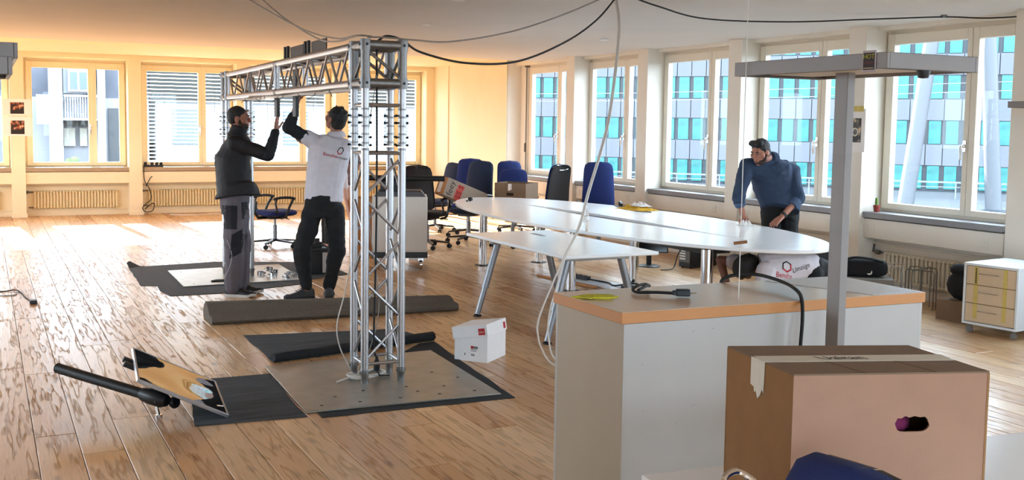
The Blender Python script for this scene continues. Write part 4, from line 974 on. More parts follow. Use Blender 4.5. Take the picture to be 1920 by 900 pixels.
c = V(J1['neck']); ax = (H1.translation-c).normalized(); m = MB(); torso(m, [(c-ax*.03,hs,.095,.10),(c+ax*.03,hs,.078,.08),(c+ax*.075+fw*.01,hs,.074,.078)]); voxelize(m, 'collar', JK, p1, B1, .008, .004)
TG = mat('grey_work_trousers', '#5b545a', .85, noise=.1, nscale=25, bump=.15, bscale=80); TB = mat('black_trouser_patch', '#17141a', .85)
m = MB(); torso(m, [(V(J1['pelvis'])-V((0,0,.12)),hs,.165,.13),(J1['pelvis'],hs,.175,.14),(V(J1['pelvis'])+V((0,0,.12)),hs,.165,.13)])
for s in 'LR': m.cap_seg(J1['hip'+s], J1['knee'+s], .112, .094); m.cap_seg(J1['knee'+s], V(J1['ank'+s])+V((.0,0,.0)), .093, .080)
tr = voxelize(m, 'trousers', TG, p1, B1, .009, .014, 8)
def patch(obj, base, M, poly, nm, mt): return on_surface(obj, base, M, '', 0, mt, nm=nm, lines=[poly])
side = V((-.40,-.91,0)); rt = V((.91,-.40,0))
def grid(x0,x1,y0,y1,f=lambda x,y:(x,y)):
    n = 6; return [[f(x0+(x1-x0)*(i+a)/n, y0+(y1-y0)*(j+b)/n) for a, b in ((0,0),(1,0),(1,1),(0,1))] for i in range(n) for j in range(n)]
Mp = frame_matrix(V(J1['hipR'])+side*.5, rt, (0,0,1))
on_surface(tr, B1, Mp, '', 0, TB, nm='thigh_pocket', lines=grid(-.115,.045,-.22,-.0))
on_surface(tr, B1, Mp, '', 0, TB, nm='knee_patch', lines=grid(.0,.11,-.50,-.27,lambda x,y:(x-(y+.27)*-.12,y+.06*(x/.11))))
on_surface(tr, B1, Mp, '', 0, TB, nm='front_pocket', lines=grid(.085,.13,-.13,.03,lambda x,y:(x-.15*(y+.13)**1.0*.3,y)))
on_surface(tr, B1, Mp, '', 0, mat('light_piping','#9a949a',.8), nm='piping', lines=[[(-.055+.05*math.sin(k*.5),-.32-k*.05),(-.047+.05*math.sin(k*.5),-.32-k*.05),(-.047+.05*math.sin(k*.5+.5),-.37-k*.05),(-.055+.05*math.sin(k*.5+.5),-.37-k*.05)] for k in range(9)])
SHB = mat('black_trainer', '#1a191c', .6); SOLW = mat('pale_sole', '#c9c4be', .6); SHG = mat('charcoal_trainer', '#3a393c', .7, noise=.1)
shoe(p1, B1, J1['ankR'], J1['toeR'], SHB, SOLW); shoe(p1, B1, J1['ankL'], J1['toeL'], SHB, SOLW)
m = MB(); m.M = H1; m.ell((0,-.022,.046), (.079,.096,.085), 16); m.ell((0,-.050,.01), (.075,.062,.07), 14); hb = voxelize(m, 'hair', HAIR, p1, B1, .007, .003, 40)
m = MB(); m.M = H1; m.ell((0,.030,-.060), (.062,.058,.056), 14); m.cap_seg((-.066,-.002,-.01),(-.05,.03,-.07),.014,.02); m.cap_seg((.066,-.002,-.01),(.05,.03,-.07),.014,.02); voxelize(m, 'beard', mat('dark_beard','#3b2a22',.8,bump=.5,bscale=200), p1, B1, .006, .002, 60)
face_bits(p1, B1, H1)

# -- man in white polo shirt, seen from behind, reaching up to the beam
J2 = dict(pelvis=(2.847,9.605,0.860),waist=(2.861,9.616,1.050),chest=(2.898,9.620,1.301),neck=(2.975,9.618,1.550),head=(2.969,9.632,1.683),hipL=(2.762,9.633,0.825),hipR=(2.943,9.564,0.826),kneeL=(2.638,9.593,0.455),kneeR=(2.956,9.522,0.450),ankL=(2.676,9.585,0.097),ankR=(2.894,9.574,0.085),toeL=(2.460,9.554,0.039),toeR=(2.936,9.713,0),shL=(2.789,9.649,1.460),shR=(3.033,9.555,1.425),elL=(2.538,9.674,1.600),wrL=(2.623,9.708,1.800),elR=(3.051,9.830,1.242),wrR=(2.831,10.016,1.443))
B2 = (2.8, 9.6, 0); p2 = person('person', 'man in white polo shirt seen from behind, reaching up to the truss beam', J2, B2)
H2 = head_frame(V(J2['head'])+V((.0,-.01,.0)), (-.42,.80,.42))
m = MB(); torso(m, spine_st(J2)); limbs(m, J2); m.cap_seg(J2['neck'], H2 @ V((0,-.03,-.03)), .056, .054); head(m, H2)
hand(m, J2['wrL'], (.30,0.02,.9), (.6,-.3,-.2), -1, .75, .05); hand(m, J2['wrR'], (-.9,.3,.25), (0,.2,.9), -1, .45)
voxelize(m, 'body', SKIN, p2, B2, .0065)
POLO = mat('white_polo_cloth', '#cdc8cf', .85, noise=.03, bump=.08, bscale=120); BKS = mat('black_long_sleeve', '#15181c', .85, noise=.1); TBK = mat('black_trousers', '#0b0a0c', .85, noise=.12, nscale=30)
hs = V(J2['hipR'])-V(J2['hipL']); st = spine_st(J2, .024)
st = [(V(J2['pelvis']).lerp(V(J2['waist']),.28),hs,.185,.135),(V(J2['waist']),hs,.18,.135),(st[3][0],st[3][1],.195,.15),(st[4][0],st[4][1],.20,.135),(st[5][0],st[5][1],.115,.092)]
m = MB(); torso(m, st)
for s in 'LR': m.cap_seg(V(J2['neck']).lerp(V(J2['chest']),.3), J2['sh'+s], .075, .078)
m.cap_seg(J2['shL'], V(J2['shL']).lerp(V(J2['elL']),.36), .085, .072); m.cap_seg(J2['shR'], V(J2['shR']).lerp(V(J2['elR']),.7), .082, .07)
po = voxelize(m, 'polo_shirt', POLO, p2, B2, .008, .010, 8)
c = V(J2['neck']); ax = (H2.translation-c).normalized(); m = MB(); torso(m, [(c-ax*.035,hs,.10,.09),(c+ax*.02,hs,.074,.07)]); voxelize(m, 'collar', POLO, p2, B2, .008, .003)
m = MB(); m.cap_seg(J2['shL'], J2['elL'], .062, .058); m.cap_seg(J2['elL'], V(J2['elL']).lerp(V(J2['wrL']),.5), .058, .050); voxelize(m, 'sleeve', BKS, p2, B2, .008, .008, 12)
m = MB(); m.cap_seg(V(J2['shR']).lerp(V(J2['elR']),.4), J2['elR'], .06, .055); m.cap_seg(J2['elR'], V(J2['elR']).lerp(V(J2['wrR']),.8), .054, .042); voxelize(m, 'sleeve', BKS, p2, B2, .009, .006, 12)
m = MB(); torso(m, [(V(J2['pelvis'])-V((0,0,.10)),hs,.165,.12),(J2['pelvis'],hs,.18,.13),(V(J2['pelvis'])+V((0,0,.12)),hs,.17,.125)])
for s in 'LR': m.cap_seg(J2['hip'+s], J2['knee'+s], .102, .078); m.cap_seg(J2['knee'+s], V(J2['ank'+s])+V((0,0,.03)), .084, .055)
voxelize(m, 'trousers', TBK, p2, B2, .009, .013, 9)
shoe(p2, B2, J2['ankL'], J2['toeL'], SHG, mat('dark_sole','#2a2a2c',.7)); shoe(p2, B2, J2['ankR'], J2['toeR'], SHG, mat('dark_sole','#2a2a2c',.7))
m = MB(); m.M = H2; m.ell((0,-.022,.044), (.084,.100,.092), 16); m.ell((0,-.050,-.01), (.078,.066,.08), 14)
R = random.Random(4)
for k in range(22):
    a = R.uniform(0,2*PI); b = R.uniform(.0,.9); d = V((math.sin(b)*math.cos(a), math.sin(b)*math.sin(a)*1.1-.15, math.cos(b))).normalized(); q = V((0,-.02,.044))+V((d.x*.08,d.y*.096,d.z*.088)); m.cap_seg(q-d*.02, q+d*.02, .013, .004, 6)
voxelize(m, 'hair', HAIR, p2, B2, .0065, .004, 40)
face_bits(p2, B2, H2)
# print on the back of the shirt
bk = -(V((.36,.93,0))); rt2 = V((.93,-.36,.05))
RP = mat('shirt_red', '#b3152a', .8); KP = mat('shirt_black', '#17141a', .8)
Mb = frame_matrix(V((2.985,9.588,1.385))+bk*.5, rt2, (0,0,1)) @ Matrix.Rotation(-.25, 4, 'Z')
on_surface(po, B2, Mb @ Matrix.Translation((-.055,-.045,0)), 'Bensha', .046, RP)
on_surface(po, B2, Mb @ Matrix.Translation((.055,-.05,0)), 'Umzüge', .03, KP, shear=.3)
def hexring(r, w, k0, k1, sx=1., sy=1.):
    P = lambda k, q: (q*math.cos(PI/2+k*PI/3)*sx, q*math.sin(PI/2+k*PI/3)*sy)
    return [[P(k,r),P(k+1,r),P(k+1,r-w),P(k,r-w)] for k in range(k0,k1)]
Mh = Mb @ Matrix.Translation((.030,.012,0)) @ Matrix.Rotation(-.35, 4, 'Z')
on_surface(po, B2, Mh, '', 0, KP, lines=hexring(.036,.010,-2,2,.8,1.1)); on_surface(po, B2, Mh, '', 0, RP, lines=hexring(.036,.010,2,4,.8,1.1))

# -- woman bending over the tall carton, mostly behind the near tower
J5 = dict(pelvis=(3.886,13.135,0.831),waist=(3.968,13.103,0.935),chest=(4.071,12.999,0.985),neck=(4.142,12.935,1.05),head=(4.212,12.888,1.148),hipL=(3.920,13.251,0.810),hipR=(3.857,13.037,0.824),kneeR=(3.927,12.967,0.466),kneeL=(3.954,13.199,0.446),ankR=(3.900,12.947,0.106),ankL=(3.933,13.175,0.100),toeR=(3.996,12.872,0.056),toeL=(4.018,13.105,0.029),shR=(4.060,12.82,1.0),shL=(4.172,13.10,1.0),elR=(4.054,12.703,0.740),wrR=(4.075,12.615,0.531),elL=(4.201,13.04,0.757),wrL=(4.16,12.90,0.57))
B5 = (3.92, 13.05, 0); p5 = person('person', 'woman with long auburn hair bending over a tall carton behind the near tower', J5, B5)
H5 = head_frame(J5['head'], (.75,-.2,-.45))
m = MB(); torso(m, spine_st(J5,0,w=(.155,.13,.14,.155,.085),d=(.105,.09,.105,.095,.06))); limbs(m, J5, (.04,.034,.024), (.08,.055,.037)); m.cap_seg(J5['neck'], H5 @ V((0,-.03,-.03)), .048, .047); head(m, H5)
hand(m, J5['wrR'], (.15,-.2,-.9), (.8,.2,0), 1, .3); hand(m, J5['wrL'], (.1,-.2,-.9), (.2,-.8,0), -1, .3)
voxelize(m, 'body', SKINL, p5, B5, .0075)
hs = V(J5['hipR'])-V(J5['hipL']); st = spine_st(J5, .018, w=(.155,.14,.145,.155,.085), d=(.105,.10,.11,.10,.06))
m = MB(); torso(m, st[1:]); m.cap_seg(J5['shR'], V(J5['shR']).lerp(V(J5['elR']),.6), .062, .05); m.cap_seg(J5['shL'], V(J5['shL']).lerp(V(J5['elL']),.6), .062, .05); voxelize(m, 'blouse', mat('pale_blouse','#d8c8c6',.85), p5, B5, .009, .008, 10)
m = MB(); torso(m, [(V(J5['pelvis'])-V((0,0,.1)),hs,.15,.11),(J5['pelvis'],hs,.165,.12),(V(J5['pelvis']).lerp(V(J5['waist']),.6),hs,.15,.105)])
for s in 'LR': m.cap_seg(J5['hip'+s], J5['knee'+s], .092, .068); m.cap_seg(J5['knee'+s], V(J5['ank'+s])+V((0,0,.03)), .066, .048)
voxelize(m, 'trousers', TBK, p5, B5, .009, .008)
shoe(p5, B5, J5['ankR'], J5['toeR'], SHB, BLACKR, .25); shoe(p5, B5, J5['ankL'], J5['toeL'], SHB, BLACKR, .25)
m = MB(); m.M = H5; m.ell((0,-.022,.042), (.084,.10,.09), 16); m.M = Matrix.Identity(4)
hc = H5 @ V((0,-.05,.02))
for k in range(9): a = k/8-.5; q = hc+V((-.03+a*.06,a*.12,.0)); m.path(spline([q, q+V((-.035,-.02,-.10)), q+V((-.02+.02*math.sin(k),-.03,-.22)), q+V((.01,-.03,-.31+.03*math.sin(k*2)))], 5), [.03]*6+[.026]*5+[.02]*4+[.006], 8)
voxelize(m, 'hair', HAIRR, p5, B5, .0075, .006, 25)
face_bits(p5, B5, H5, HAIRR)

# -- man in blue shirt leaning on the oval table
J3 = dict(pelvis=(7.000,8.030,0.886),waist=(6.951,8.036,1.034),chest=(6.871,8.016,1.220),neck=(6.787,7.994,1.361),head=(6.667,7.950,1.418),hipL=(7.088,8.006,0.844),hipR=(6.906,8.053,0.845),kneeL=(7.082,7.95,0.453),kneeR=(6.916,8.03,0.450),ankL=(7.125,7.961,0.09),ankR=(6.937,8.045,0.09),toeL=(6.98,7.82,0),toeR=(6.79,7.93,0),shR=(6.596,8.059,1.287),shL=(7.048,7.923,1.238),elR=(6.476,8.024,0.981),wrR=(6.566,8.048,0.807),elL=(7.068,7.843,0.983),wrL=(6.853,7.824,0.812))
B3 = (7.0, 8.0, 0); p3 = person('person', 'man in dark blue shirt leaning on the white oval table, wiping it', J3, B3)
H3 = head_frame(J3['head'], (-.93,-.22,-.30), (.15,.05,1))
m = MB(); torso(m, spine_st(J3)); limbs(m, J3); m.cap_seg(J3['neck'], H3 @ V((0,-.03,-.04)), .058, .055); head(m, H3)
hand(m, J3['wrR'], (.45,.1,-.45), (-.3,-.2,-.8), 1, .45, .05); hand(m, J3['wrL'], (-.75,-.15,-.42), (-.1,0,-1), -1, .16, .16)
voxelize(m, 'body', SKIN, p3, B3, .0065)
DEN = mat('dark_blue_shirt', '#26364f', .85, noise=.08, nscale=50, bump=.1, bscale=150)
hs = V(J3['hipR'])-V(J3['hipL']); st = spine_st(J3, .026)
st = [(V(J3['pelvis'])+V((-.05,-.06,-.03)),hs,.19,.16),(V(J3['pelvis'])+V((-.02,-.03,.05)),hs,.205,.155),(V(J3['waist']),hs,.20,.155),(st[3][0],st[3][1],.205,.155),(st[4][0],st[4][1],.20,.13),(st[5][0],st[5][1],.11,.088)]
m = MB(); torso(m, st)
for s in 'LR': m.cap_seg(V(J3['neck']).lerp(V(J3['chest']),.35), V(J3['sh'+s])+V((0,0,.005)), .088, .078); m.cap_seg(V(J3['chest']).lerp(V(J3['sh'+s]),.35), J3['sh'+s], .12, .080)
for s in 'LR': m.cap_seg(J3['sh'+s], J3['el'+s], .078, .064); m.cap_seg(J3['el'+s], V(J3['el'+s]).lerp(V(J3['wr'+s]),.22), .062, .055)
sh = voxelize(m, 'shirt', DEN, p3, B3, .008, .011, 9)
for s in 'LR':
    m = MB(); a = V(J3['el'+s]); b = V(J3['wr'+s]); m.path([a.lerp(b,.14), a.lerp(b,.42)], [.060,.055], 16); voxelize(m, 'rolled_cuff', mat('cuff_blue','#41516c',.85), p3, B3, .008, .004, 12)
c = V(J3['neck']); ax = (H3.translation-c).normalized(); m = MB(); torso(m, [(c-ax*.06,hs,.115,.095),(c-ax*.005,hs,.080,.076)]); voxelize(m, 'collar', DEN, p3, B3, .008, .003)
m = MB(); torso(m, [(V(J3['pelvis'])-V((0,0,.10)),hs,.17,.125),(J3['pelvis'],hs,.19,.135),(V(J3['pelvis'])+V((0,0,.08)),hs,.175,.125)])
for s in 'LR': m.cap_seg(J3['hip'+s], J3['knee'+s], .105, .08); m.cap_seg(J3['knee'+s], V(J3['ank'+s])+V((0,0,.03)), .078, .058)
voxelize(m, 'trousers', TBK, p3, B3, .009, .010, 9)
shoe(p3, B3, J3['ankR'], J3['toeR'], SHB, BLACKR); shoe(p3, B3, J3['ankL'], J3['toeL'], SHB, BLACKR)
m = MB(); m.M = H3; m.ell((0,-.024,.050), (.082,.096,.090), 16); m.ell((0,-.052,.0), (.076,.064,.075), 14); m.cap_seg((-.045,.04,.112),(.045,.045,.112),.032,.03); m.cap_seg((-.03,.062,.125),(.03,.06,.122),.02,.018); voxelize(m, 'hair', HAIR, p3, B3, .0065, .004, 40)
m = MB(); m.M = H3; m.ell((0,.032,-.066), (.059,.054,.048), 14); m.cap_seg((-.066,-.002,-.01),(-.05,.03,-.07),.012,.02); m.cap_seg((.066,-.002,-.01),(.05,.03,-.07),.012,.02); voxelize(m, 'beard', mat('dark_beard','#2a1c16',.8), p3, B3, .006, .002, 60)
face_bits(p3, B3, H3)
for k in range(4):
    u = k/3; q = V(J3['neck']).lerp(V(J3['waist']),.12+u*.75)+V((-.27,-.96,.1))*.4; M = frame_matrix(q, (-.96,.27,0), (0,0,1)); on_surface(sh, B3, M, '', 0, mat('shirt_button','#c9cfd8',.4), nm='button', lines=[[(.007*math.cos(a),.007*math.sin(a)) for a in [j*PI/4 for j in range(8)]]])
m = MB(); a = V(J3['wrL']); b = V(J3['elL']); d = (b-a).normalized(); m.path([a+d*.012, a+d*.035], [.034,.035], 16); m.ell(a+d*.024+V((-.02,-.02,.022)), .014, 10)
for q in range(len(m.v)): m.v[q] = tuple(V(m.v[q])-V(B3))
m.build('wrist_watch', BLACKR, p3)

# -- helper on all fours under the far end of the oval table
J4 = dict(pelvis=(5.987,6.484,0.500),waist=(5.845,6.503,0.545),chest=(5.657,6.541,0.535),neck=(5.550,6.595,0.520),head=(5.458,6.644,0.535),hipL=(5.918,6.382,0.480),hipR=(6.086,6.576,0.469),kneeL=(5.86,6.36,0.085),kneeR=(6.02,6.56,0.085),ankL=(6.24,6.20,0.06),ankR=(6.40,6.40,0.06),toeL=(6.33,6.15,0.05),toeR=(6.49,6.35,0.05),shL=(5.490,6.434,0.530),shR=(5.654,6.734,0.535),elR=(5.450,6.960,0.560),wrR=(5.474,6.847,0.28),elL=(5.404,6.390,0.31),wrL=(5.348,6.377,0.09))
B4 = (5.8, 6.5, 0); p4 = person('person', 'helper in white printed t-shirt on all fours under the oval table, head down', J4, B4)
H4 = head_frame(J4['head'], (-.1,.55,-.8), (-.8,-.45,.1))
m = MB(); torso(m, spine_st(J4)); limbs(m, J4, leg=(.085,.06,.04)); m.cap_seg(J4['neck'], H4 @ V((0,-.03,-.03)), .056, .054); head(m, H4)
hand(m, J4['wrR'], (-.6,.2,-.62), (0,0,-1), 1, .12); hand(m, J4['wrL'], (-.8,.3,-.25), (0,0,-1), -1, .1)
voxelize(m, 'body', SKIND, p4, B4, .0075)
hs = V(J4['hipR'])-V(J4['hipL']); st = spine_st(J4, .026)
m = MB(); torso(m, [(V(J4['pelvis']).lerp(V(J4['waist']),.1),hs,.185,.145)]+[(p,s,a,b+.015) for p,s,a,b in st[2:]]); m.cap_seg(J4['shR'], V(J4['shR']).lerp(V(J4['elR']),.62), .078, .068); m.cap_seg(J4['shL'], V(J4['shL']).lerp(V(J4['elL']),.62), .078, .066)
ts = voxelize(m, 't_shirt', POLO, p4, B4, .008, .011, 8)
m = MB(); torso(m, [(V(J4['pelvis'])+V((.12,-.05,-.03)),hs,.14,.12),(J4['pelvis'],hs,.185,.14),(V(J4['pelvis']).lerp(V(J4['waist']),.5),hs,.165,.125)])
for s in 'LR': m.cap_seg(J4['hip'+s], J4['knee'+s], .105, .08); m.cap_seg(J4['knee'+s], V(J4['ank'+s])+V((-.02,0,.01)), .072, .055)
voxelize(m, 'trousers', TBK, p4, B4, .009, .010)
for s in 'LR':
    m = MB(); a = V(J4['ank'+s]); d = V((.88,-.45,0)).normalized(); m.cap_seg(a-V(B4)+d*.02, a-V(B4)+d*.12+V((0,0,-.01)), .045, .036); m.build('shoe', SHB, p4)
m = MB(); m.M = H4; m.ell((0,-.022,.044), (.088,.104,.094), 16); m.ell((0,-.052,-.012), (.082,.072,.085), 14); voxelize(m, 'hair', HAIR, p4, B4, .007, .004, 30)
face_bits(p4, B4, H4)
Mk = frame_matrix(V((5.74,6.40,.585))+V((-.30,-.86,.42))*.5, (.86,-.42,.0), (.2,.45,.85))
on_surface(ts, B4, Mk @ Matrix.Translation((-.13,-.01,0)), '', 0, KP, lines=hexring(.045,.012,-1,2)); on_surface(ts, B4, Mk @ Matrix.Translation((-.13,-.01,0)), '', 0, RP, lines=hexring(.045,.012,2,5))
on_surface(ts, B4, Mk @ Matrix.Translation((-.01,-.005,0)) @ Matrix.Rotation(.42,4,'Z'), 'Umzüge', .05, KP, shear=.3)
on_surface(ts, B4, Mk @ Matrix.Translation((-.15,-.075,0)), 'Bensha', .05, RP)
# ---------------------------------------------------------------- floor lamps
def lamp(x0, x1, y0, y1, zt, px, py, label, sensor=True):
    cx, cy = (x0+x1)/2, (y0+y1)/2; t = thing('floor_lamp', label, 'lamp', (px, py, 0), 0, 'rectangular grey office floor lamps')
    X0, X1, Y0, Y1 = x0-px, x1-px, y0-py, y1-py; th = .052; e = .012
    m = MB(); m.bb(X0,X0+e,Y0,Y1,zt-th,zt); m.bb(X1-e,X1,Y0,Y1,zt-th,zt); m.bb(X0+e,X1-e,Y0,Y0+e,zt-th,zt); m.bb(X0+e,X1-e,Y1-e,Y1,zt-th,zt)
    h = m.build('lamp_head', LAMPG, t, bevel=.002)
    m = MB(); m.bb(X0+e,X1-e,Y0+e,Y1-e,zt-.024,zt-.018); m.build('reflector_plate', mat('lamp_inner_white','#dcdad8',.4), h, smooth=0)
    m = MB(); m.bb(X0+.10,X1-.10,Y0+.08,Y1-.08,zt-.046,zt-.025); m.build('diffuser', mat('lamp_diffuser','#e9e7e2',.5), h, bevel=.003)
    m = MB()
    for yy in (Y0+.035, Y1-.06): m.bb(X0+e,X1-e,yy,yy+.03,zt-.050,zt-.03)
    tag(m.build('cross_strip', mat('dark_lamp_strip','#4a4848',.5), h, smooth=0), kind='stuff')
    if sensor: m = MB(); m.lathe([(0,-.028),(.016,-.026),(.022,-.008),(.022,0),(0,0)], (X0+.19,Y0+.025,zt-.05), 14); m.build('sensor', BLACKP, h)
    m = MB(); m.bb(-.0175,.0175,-.031,.031,.015,zt-.024); m.build('pole', LAMPG, t, bevel=.002)
    m = MB()
    for z in (.45, 1.28, 1.44, 1.56): m.bb(-.0179,.0179,-.0314,.0314,z,z+.0025)
    tag(m.build('pole_joint', mat('lamp_joint','#7a7674',.5), t, smooth=0), kind='stuff')
    m = MB(); m.bb(-.2,.2,-.14,.14,0,.016); m.build('base', LAMPG, t, bevel=.004)
    return t, h
lt, lh = lamp(2.57, 2.985, 2.47, 3.23, 1.90, 2.765, 2.85, 'tall grey floor lamp with a flat rectangular head before the white counter')
O = lambda p: (p[0]-2.765, p[1]-2.85, p[2])
m = MB(); m.bb(*[v for v in (2.566-2.765,2.5695-2.765,2.515-2.85,2.572-2.85,1.838,1.908)]); st = m.build('sticker', mat('sticker_edge','#b9aeb2',.6), lt, bevel=.002)
m = MB(); m.bb(2.5652-2.765,2.566-2.765,2.5195-2.85,2.5675-2.85,1.8455,1.9005); m.build('sticker_print', mat('sticker_dark','#1d0c12',.6), st, smooth=0)
Ms = frame_matrix(O((2.5648,2.5435,1.8875)), (0,-1,0), (0,0,1)); put_text('HOT', .0225, Ms, mat('sticker_yellow','#b9a916',.6), st)
m = MB(); m.bb(2.5645-2.765,2.5655-2.765,2.522-2.85,2.565-2.85,1.862,1.874); m.build('sticker_band', mat('sticker_maroon','#4a1512',.6), st, smooth=0)
m = MB(); m.bb(2.5645-2.765,2.5655-2.765,2.523-2.85,2.564-2.85,1.8495,1.8525); m.build('sticker_line', mat('sticker_pale','#c6ab8c',.6), st, smooth=0)
lamp(-.36, .11, 3.87, 4.63, 1.90, -.2, 4.3, 'grey lamp head at the upper left edge, the higher and farther of two', False)
lamp(-.68, .082, 3.42, 3.86, 1.83, -.5, 3.64, 'grey lamp head at the upper left edge, the lower and nearer of two', False)
lamp(7.40, 7.87, 5.06, 5.82, 1.90, 7.64, 5.4, 'grey lamp head at the right edge before the last window', False)

# ---------------------------------------------------------------- rolling cabinet, bin, cartons
def cabinet():
    t = thing('rolling_cabinet', 'white rolling cabinet with a dark top tray and black plinth behind the near tower', 'cabinet', (4.27, 11.35, 0), math.radians(-20.5))
    m = MB(); m.bb(-.31,.31,-.25,.25,.20,.83); m.build('body', mat('cabinet_white','#dcd2c6',.5,noise=.02), t, bevel=.006)
    m = MB(); m.bb(-.01,.31,-.258,-.25,.22,.81); m.build('front_door', mat('cabinet_white','#dcd2c6',.5), t, bevel=.003)
    m = MB(); m.bb(-.29,-.03,-.258,-.25,.22,.81); m.build('front_door', mat('cabinet_white','#dcd2c6',.5), t, bevel=.003)
    m = MB(); m.bb(-.315,.315,-.255,.255,.135,.20); m.build('plinth', BLACKP, t, bevel=.004)
    m = MB(); m.rings([[(-.29,-.24,.83),(.29,-.24,.83),(.29,.24,.83),(-.29,.24,.83)],[(-.25,-.2,.885),(.25,-.2,.885),(.25,.2,.885),(-.25,.2,.885)]]); m.build('top_tray', mat('grey_tray','#5c5c5e',.4), t, smooth=0)
    m = MB(); m.bb(-.24,.24,-.19,.19,.885,.892); m.build('tray_pad', BLACKR, t)
    for x in (-.24,.24):
        for y in (-.2,.2):
            m = MB(); m.lathe([(0,-.018),(.05,-.018),(.055,0),(.05,.018),(0,.018)], (x,y,.056), 18, (1,0,0)); m.tube((x,y,.06),(x,y,.14),.018,10); m.bb(x-.03,x+.03,y-.02,y+.02,.09,.136); m.build('caster', CHROME, t)
cabinet()
t = thing('stand_pole', 'black stand pole lying flat across the top of the white rolling cabinet', 'pole', (4.27, 11.3, .892), math.radians(-27))
m = MB(); m.tube((-.42,-.13,.145),(.50,-.13,.145),.032,14); m.build('tube', BLACKM, t)
m = MB(); m.tube((.50,-.13,.145),(.505,-.13,.145),.033,14); m.build('end_cap', BLACKR, t)
m = MB(); m.bb(-.22,.0,-.19,.02,.0,.115); m.build('mount_block', BLACKP, t, bevel=.006)
t = thing('waste_bin', 'black bin filled with gear on the far mat between the white-shirted man\'s legs', 'bin', (3.19, 11.18, .005))
m = MB(); m.rings([[(x*s,y*s,z) for x, y in ((-.11,-.11),(.11,-.11),(.11,.11),(-.11,.11))] for s, z in ((1,0),(1.18,.26),(1.24,.262),(1.24,.285),(1.12,.285),(1.0,.24))]); m.build('bucket', BLACKP, t, bevel=.006)
m = MB(); m.bb(.075,.12,-.142,-.135,.02,.24); m.build('side_strip', mat('bin_strip','#b9b4b0',.4), t)
m = MB(); m.box((0,0,.30),(.17,.12,.09), .3); m.lathe([(.0,0),(.032,0),(.03,.07),(0,.07)], (.0,-.05,.31), 14, (0,-1,0)); m.box((.05,.02,.36),(.06,.05,.04), .5); m.path(spline([(-.1,.0,.29),(-.13,-.08,.30),(-.02,-.12,.30),(.1,-.1,.31)],5),.008,6); m.build('gear', BLACKR, t, bevel=.004)
def carton(name, label, c, d, rz, z0, mt, open_top=False, group=None, cat='box'):
    t = thing(name, label, cat, (c[0], c[1], z0), rz, group); x, y, h = d[0]/2, d[1]/2, d[2]; w = .005
    for nm, a in (('side',(-x,x,-y,-y+w)),('side',(-x,x,y-w,y)),('side',(-x,-x+w,-y+w,y-w)),('side',(x-w,x,-y+w,y-w))): m = MB(); m.bb(*a, 0, h); m.build(nm, mt, t, smooth=0)
    m = MB(); m.bb(-x+w,x-w,-y+w,y-w,0,w); m.build('bottom', mt, t, smooth=0)
    if not open_top: m = MB(); m.bb(-x,x,-y,y,h,h+w); m.build('lid', mt, t, smooth=0)
    return t
carton('carton', 'tall brown carton that the auburn-haired woman bends over', (4.32, 12.64), (.37,.37,.72), -.05, 0, mat('orange_cardboard','#a9713f',.85,noise=.05), True)
t = carton('carton', 'small white carton on the floor behind the white rolling cabinet', (4.72, 11.95), (.2,.2,.2), -.35, 0, WHITEB)
m = MB(); m.bb(-.02,.05,-.1012,-.1005,.05,.15); m.build('label_print', mat('grey_print','#6b6864',.7), t, smooth=0)
t = carton('carton', 'open brown carton with a hand hole on the seat of a blue chair', (6.41, 12.60), (.46,.40,.40), math.radians(-52), .485, CARDD, True)
hm = MB(); hm.bb(-.05,.05,-.2015,-.2005,.23,.27); hm.build('hand_hole', CARDI, t, smooth=0)
hm = MB(); hm.bb(-.03,.0,-.2012,-.2005,.30,.39); hm.bb(.005,.02,-.2012,-.2005,.31,.39); hm.bb(-.02,.02,-.2012,-.2005,.06,.14); hm.build('white_print', PAPER, t, smooth=0)
def feey():
    t = thing('carton', 'long printed carton lying slanted across chairs beside the oval table tip', 'box', (5.66, 12.74, .735)); t.rotation_euler = (0, math.radians(21), math.radians(8))
    m = MB(); m.bb(-.33,.33,-.11,.11,-.12,.12); m.build('body', mat('grey_brown_card','#8f7d6d',.85,noise=.04), t, bevel=.003)
    m = MB(); m.bb(-.3305,-.329,-.109,.109,-.119,.119); e = m.build('end_flap', mat('orange_cardboard','#a9713f',.85), t)
    m = MB(); m.bb(-.3315,-.3305,-.02,.07,-.09,.10); m.build('shipping_label', PAPER, e, smooth=0)
    put_text('feey', .12, frame_matrix((-.245,-.1108,.0), (0,0,1), (-1,0,0)), BLACKI, t)
    m = MB(); m.bb(-.16,-.06,-.1112,-.1105,-.119,.02); m.bb(-.15,-.05,-.1112,-.1105,.025,.085); r = m.build('red_stamp', mat('red_stamp','#b5372c',.8), t, smooth=0)
    m = MB()
    for x, z in ((-.145,-.09),(-.115,-.09),(-.085,-.09),(-.145,-.04),(-.115,-.04),(-.085,-.04),(-.13,.045),(-.09,.045)): m.bb(x,x+.018,-.1117,-.1112,z,z+.035)
    tag(m.build('stamp_marks', mat('red_dark','#6f1c15',.8), r, smooth=0), kind='stuff')
feey()
